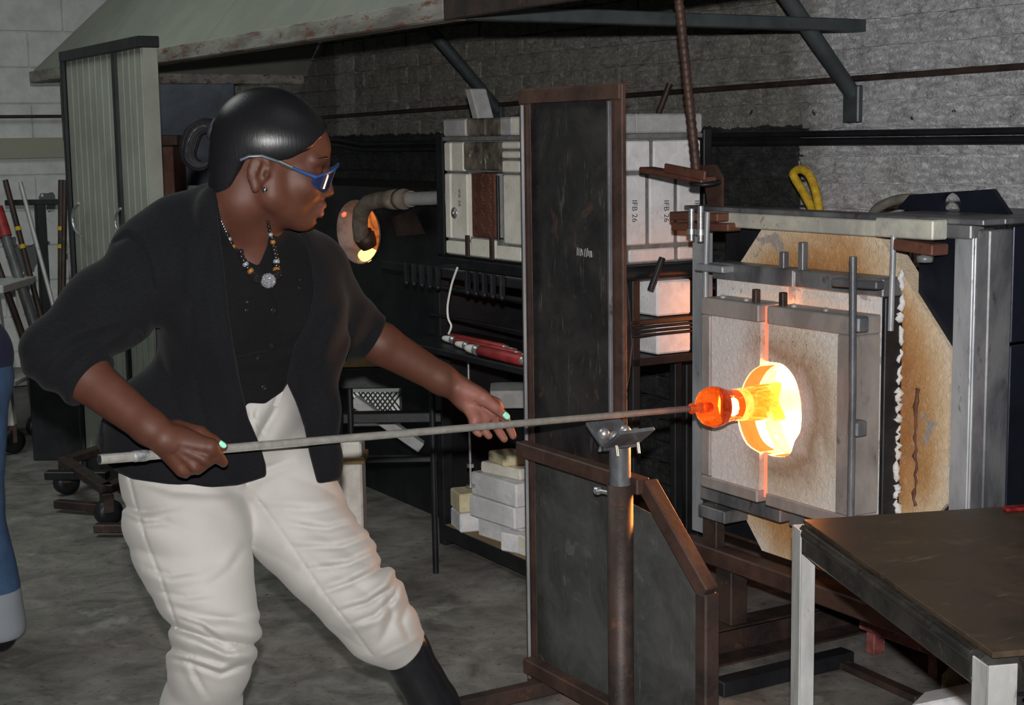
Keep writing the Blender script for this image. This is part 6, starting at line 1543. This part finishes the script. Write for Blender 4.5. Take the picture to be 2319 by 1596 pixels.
# safety glasses
M['frame_blue'] = NT('blue_frame').set((.025, .065, .20), .25, .2, .5).m; M['frame_grey'] = NT('grey_temple').set((.06, .075, .09), .3, .2, .5).m
gt = NT('blue_tinted_lens'); gt.set((.03, .05, .16), .06, .0, .8); gt.b.inputs['Transmission Weight'].default_value = .55; gt.b.inputs['Coat Weight'].default_value = .6; M['lens'] = gt.m
gg = bpy.data.objects.new('safety_glasses', None); COL.objects.link(gg); gg.parent = worker; gg['label'] = 'blue wraparound safety glasses'
vs = []; fs = []; nu, nz = 33, 7
for j in range(nz):
    tz = j / (nz - 1)
    for i in range(nu):
        a = (i / (nu - 1) - .5) * 2; ang = a * 1.06; R_ = .0735; q = abs(a)
        hi_ = .0455 - .033 * q ** 1.25; lo = -.0105 + .020 * math.exp(-(q / .16) ** 2) + .013 * q ** 6
        zz = lo + (hi_ - lo) * tz
        vs.append(hp(.0495 + R_ * math.cos(ang) - .012 * (.5 - tz) * .5, math.sin(ang) * R_ * 1.05, zz))
for j in range(nz - 1):
    for i in range(nu - 1): fs.append((j * nu + i, j * nu + i + 1, (j + 1) * nu + i + 1, (j + 1) * nu + i))
m_ = MB(); m_.add(vs, fs, True); o = pchild('lens', mworld(m_), M['lens'], gg, 'dark blue curved lens'); sm = o.modifiers.new('thick', 'SOLIDIFY'); sm.thickness = .0018
m_ = MB(); m_.tube(vs[(nz - 1) * nu:], .0026, 8); pchild('brow_bar', mworld(m_), M['frame_blue'], gg)
for y in (-1, 1):
    q = vs[(nz - 1) * nu] if y < 0 else vs[nz * nu - 1]
    pA = np.array(q); pB = hp(.044, y * .0755, .0185); pC = hp(.019, y * .0785, .0235); pD = hp(-.012, y * .0825, .0262); pE = hp(-.033, y * .082, .020); pF = hp(-.046, y * .080, .010)
    m_ = MB(); m_.chain = None; m_.tube([pA, pA * .5 + pB * .5, pB], [.0042, .0034, .0030], 8); pchild('temple_front', mworld(m_), M['frame_blue'], gg)
    m_ = MB(); m_.tube([pB, pC], .0040, 8); pchild('temple_clip', mworld(m_), M['silver'], gg, 'silver clip on the temple')
    m_ = MB(); m_.tube([pC, pD, pE, pF], [.0030, .0032, .0034, .0030], 8); pchild('temple_tip', mworld(m_), M['frame_grey'], gg)
# trouser fastening
c, n = lay(628, 902, ('trousers',), .001); m_ = MB(); m_.frame_box(c, nrm(V3(.5, .3, -.3)) * .006, n * .002, nrm(np.cross(n, nrm(V3(.5, .3, -.3)))) * .016, .001); pchild('belt_loop', mworld(m_), M['cream'], panto)

# ================================================================ rod and hot glass
def rmv(p): return rm(np.asarray(p))
GEND = at(1562, 926, 1)
tG = None
def pipe_px(x):
    return pipe_at(x)
b0 = rmv(PL); rod = thing('blowing_rod', 'long steel rod held across the worker, resting on the yoke', 'rod', b0[0], b0[1], b0[2])
e0 = pipe_at(1585)
def rod_mat():
    t = NT('rolled_steel_rod'); p = t.pos(); n = t.noise(p, 60, 4, .6); sx = t.n('ShaderNodeSeparateXYZ'); t.l(p, sx.inputs[0])
    hotf = t.rampv(sx.outputs[1], 3.18, 3.46); col = t.mix(hotf, t.ramp(n, [(.3, (.34, .33, .30)), (.7, (.50, .49, .45))]), (.13, .055, .05))
    t.set(col, .24, .5, .6); t.l(t.rampv(hotf, 0, 1, .5, .2), t.b.inputs['Metallic']); return t.m
m_ = MB(); m_.tube([rmv(PL), rmv(PL + pdir * .42), rmv(e0)], [.0088, .0078, .0072], 18); part('shaft', m_, rod_mat(), rod)
m_ = MB(); m_.tube([rmv(PL + pdir * t) for t in (.060, .064, .070, .078, .084, .088)], [.0092, .0100, .0098, .0101, .0099, .0092], 18); part('collar', m_, mottled('scored_grip', (.18, .18, .19), (.42, .42, .44), 120, .45, .5), rod)
m_ = MB(); m_.tube([rmv(PL - pdir * .002), rmv(PL + pdir * .0005)], [.0062, .0088], 18); part('end_bore', m_, M['silver'], rod)
gp = rmv(pipe_at(1600)); hg = thing('hot_glass', 'glowing orange glass vessel on the rod tip entering the furnace', 'glass piece', gp[0], gp[1], gp[2])
ad = rmv(PL + pdir) - rmv(PL); g0 = rmv(pipe_at(1556))
def gpos(x): return float((rmv(pipe_at(x)) - g0) @ ad)
def hotglass(name, c1, c2, es, sc, tr=.5, stretch=(1, 1, 1), rough=.05):
    t = NT(name); p = t.pos(room=True, scale=stretch); c = t.ramp(t.noise(p, sc, 4, .6, 1.5), [(.34, c1), (.66, c2)]); t.l(c, t.b.inputs['Emission Color']); t.b.inputs['Emission Strength'].default_value = es
    t.set((.30, .055, .018) if tr > .6 else (.22, .06, .015), rough, 0, .5); t.b.inputs['Transmission Weight'].default_value = tr; t.b.inputs['IOR'].default_value = 1.48; return t.m
xk = gpos(1623); kr = .0465
prof = []
m_ = MB(); m_.lathe(g0, ad, [(gpos(1560), .0075), (gpos(1566), .0125), (gpos(1574), .0095), (gpos(1586), .0135), (gpos(1600), .0115), (gpos(1612), .010)], 18); part('stem', m_, hotglass('red_hot_stem', (.55, .02, .0), (1.0, .10, .01), .55, 60, .5), hg, 'red glowing glass stem')
a0, a1, a2, a3, a4 = gpos(1592), gpos(1622), gpos(1650), gpos(1668), gpos(1700)
m_ = MB(); m_.lathe(g0, ad, [(a0, .004), (a0 + .002, .020), (a0 + .008, .034), (a0 + .018, .0435), ((a0 + a1) / 2 + .012, .0475), (a1 + .006, .0455), ((a1 + a2) / 2, .0405), (a2, .0375), (a3, .0365)], 32, False)
part('knob', m_, hotglass('clear_amber_glass', (.0, .0, .0), (.80, .06, .006), .32, 55, .85), hg, 'clear amber glass knob')
m_ = MB(); m_.lathe(g0, ad, [(a3 - .004, .0355), (a4, .040), (gpos(1740), .0455), (gpos(1775), .0475), (gpos(1800), .0465), (gpos(1806), .040)], 32, False)
part('body', m_, hotglass('yellow_hot_glass', (1.0, .17, .0), (1.0, .60, .05), .86, 52, .0, (1, .4, 1)), hg, 'yellow hot glass body')
m_ = MB(); m_.lathe(g0, ad, [(a3 - .010, .0372), (a3 + .004, .0374), (a3 + .018, .0385)], 32, False); part('neck_ring', m_, hotglass('bright_neck', (1.0, .45, .03), (1.0, .85, .16), 1.1, 30, .2), hg, 'bright ring at the neck')
# kevlar-free hands end here

# ================================================================ second person at the frame edge
P2 = np.array([-1.45, 4.05, 0.])
other = bpy.data.objects.new('person', None); COL.objects.link(other); other.location = P2
tag(other, 'person in blue jeans and navy top cut off by the left frame edge', 'person')
def ochild(name, me, m, label=None):
    me.transform(Matrix.Translation(Vector(-P2))); me.materials.append(m); o = bpy.data.objects.new(name, me); COL.objects.link(o); o.parent = other
    if label: o['label'] = label
    return o
hipc = at(-135, 850, 4.1); ft1 = at(-16, 1462, 4.0); ft1 = np.array([ft1[0], 4.02, .08]); ft2 = np.array([ft1[0] - .35, 4.35, .08]); kn1 = at(-62, 1130, 4.0); kn2 = np.array([hipc[0] - .12, 4.2, .46])
F = Field((hipc[0] - .55, 3.7, -.01), (hipc[0] + .45, 4.65, hipc[2] + .12), .008)
F.ell(hipc, (.19, .14, .14), None, 0); F.chain([(hipc + V3(.09, -.03, -.03), .10), (kn1, .075), (ft1, .085)], .03); F.chain([(hipc + V3(-.09, .03, -.03), .10), (kn2, .075), (ft2, .085)], .03)
F.cut(lambda P: P[..., 2] - .05, (hipc[0] - .6, 3.6, -.1), (hipc[0] + .5, 4.7, .05), .003); F.apply(lambda P, f: f - .004 * wob(P, 18, 4))
den = NT('blue_denim'); p_ = den.pos(); sx_ = den.n('ShaderNodeSeparateXYZ'); den.l(p_, sx_.inputs[0]); n_d = den.noise(p_, 14, 4, .6)
den.set(den.mix(den.math('LESS_THAN', sx_.outputs[2], .185), den.ramp(n_d, [(.3, (.030, .065, .135)), (.7, (.055, .105, .20))]), (.26, .29, .33)), .8, 0, .3); ochild('jeans', F.mesh('jeans', 1), den.m, 'blue jeans with turned up pale hems')
ch2 = hipc + V3(-.20, .02, .34); nk2 = ch2 + V3(-.06, 0, .22); hd2 = nk2 + V3(.03, -.02, .16)
F = Field((hipc[0] - .58, 3.75, hipc[2] - .10), (hipc[0] + .40, 4.50, nk2[2] + .06), .008)
F.ell(ch2, (.20, .13, .22), None, 0); F.ell(hipc + V3(0, 0, .05), (.195, .15, .15), None, .06); F.cone(ch2 + V3(-.19, 0, .14), ch2 + V3(.19, 0, .14), .055, .055, .04); F.cone(ch2 + V3(.20, 0, .13), ch2 + V3(.20, -.05, -.12), .06, .05, .03); F.cone(ch2 + V3(-.20, 0, .13), ch2 + V3(-.22, -.04, -.12), .06, .05, .03); F.apply(lambda P, f: f - .004 * wob(P, 16, 6))
ochild('top', F.mesh('top', 1), cloth('navy_jersey', (.018, .020, .045), (.030, .033, .070)), 'navy top')
F = Field((hipc[0] - .62, 3.65, -.01), (hipc[0] + .42, 4.60, hd2[2] + .16), .008)
F.ell(hd2, (.085, .10, .125), None, 0); F.cone(hd2 - V3(0, -.02, .08), nk2 - V3(0, 0, .05), .055, .06, .02); F.ell(ch2, (.17, .10, .20), None, .03); F.ell(hipc, (.15, .11, .12), None, .05)
F.ell(hd2 + V3(0, -.10, -.01), (.016, .02, .024), None, .01)
for sx2 in (-1, 1):
    el2 = ch2 + V3(.20 * sx2 + (.0 if sx2 > 0 else -.02), -.05, -.12); wr2 = el2 + V3(-.10 * sx2, -.16, .02)
    F.chain([(ch2 + V3(.19 * sx2, 0, .13), .045), (el2, .038), (wr2, .027)], .02); F.ell(wr2 + V3(-.03 * sx2, -.04, 0), (.035, .042, .018), None, .015)
    for i in range(4): F.cone(wr2 + V3(-.03 * sx2 + (i - 1.5) * .018, -.07, 0), wr2 + V3(-.04 * sx2 + (i - 1.5) * .019, -.125 + .008 * abs(i - 1.2), -.01), .009, .0075, .003)
    F.cone(wr2 + V3(-.05 * sx2, -.02, .01), wr2 + V3(-.085 * sx2, -.065, .012), .011, .008, .006)
for kk, ff in ((kn1, ft1), (kn2, ft2)): F.chain([(hipc - V3(0, 0, .05), .07), (kk, .05), (ff, .04)], .02); F.cone(ff - V3(0, 0, .04), ff + V3(-.13, -.05, -.045), .035, .03, .02)
ochild('body', F.mesh('body', 1), M['skin'])
F = Field(hd2 - .16, hd2 + .17, .006); F.ell(hd2 + V3(0, .012, .02), (.096, .11, .125), None, 0); F.cut(lambda P: np.maximum(P[..., 1] - (hd2[1] - .045), P[..., 2] - (hd2[2] + .075)), hd2 - .16, hd2 + .16, .005); ochild('hair', F.mesh('hair', 1), M['hair'])
for ff in (ft1, ft2):
    F = Field(ff - V3(.24, .16, .085), ff + V3(.12, .12, .10), .006); F.chain([(ff - V3(-.01, 0, .02), .050), (ff + V3(-.06, -.02, -.035), .045), (ff + V3(-.15, -.06, -.042), .038)], .02); F.cut(lambda P: P[..., 2] - .004, ff - .3, ff * V3(1, 1, 0) + V3(.3, .3, .0), .002); ochild('shoe', F.mesh('shoe', 1), M['rubber'], 'dark shoe')
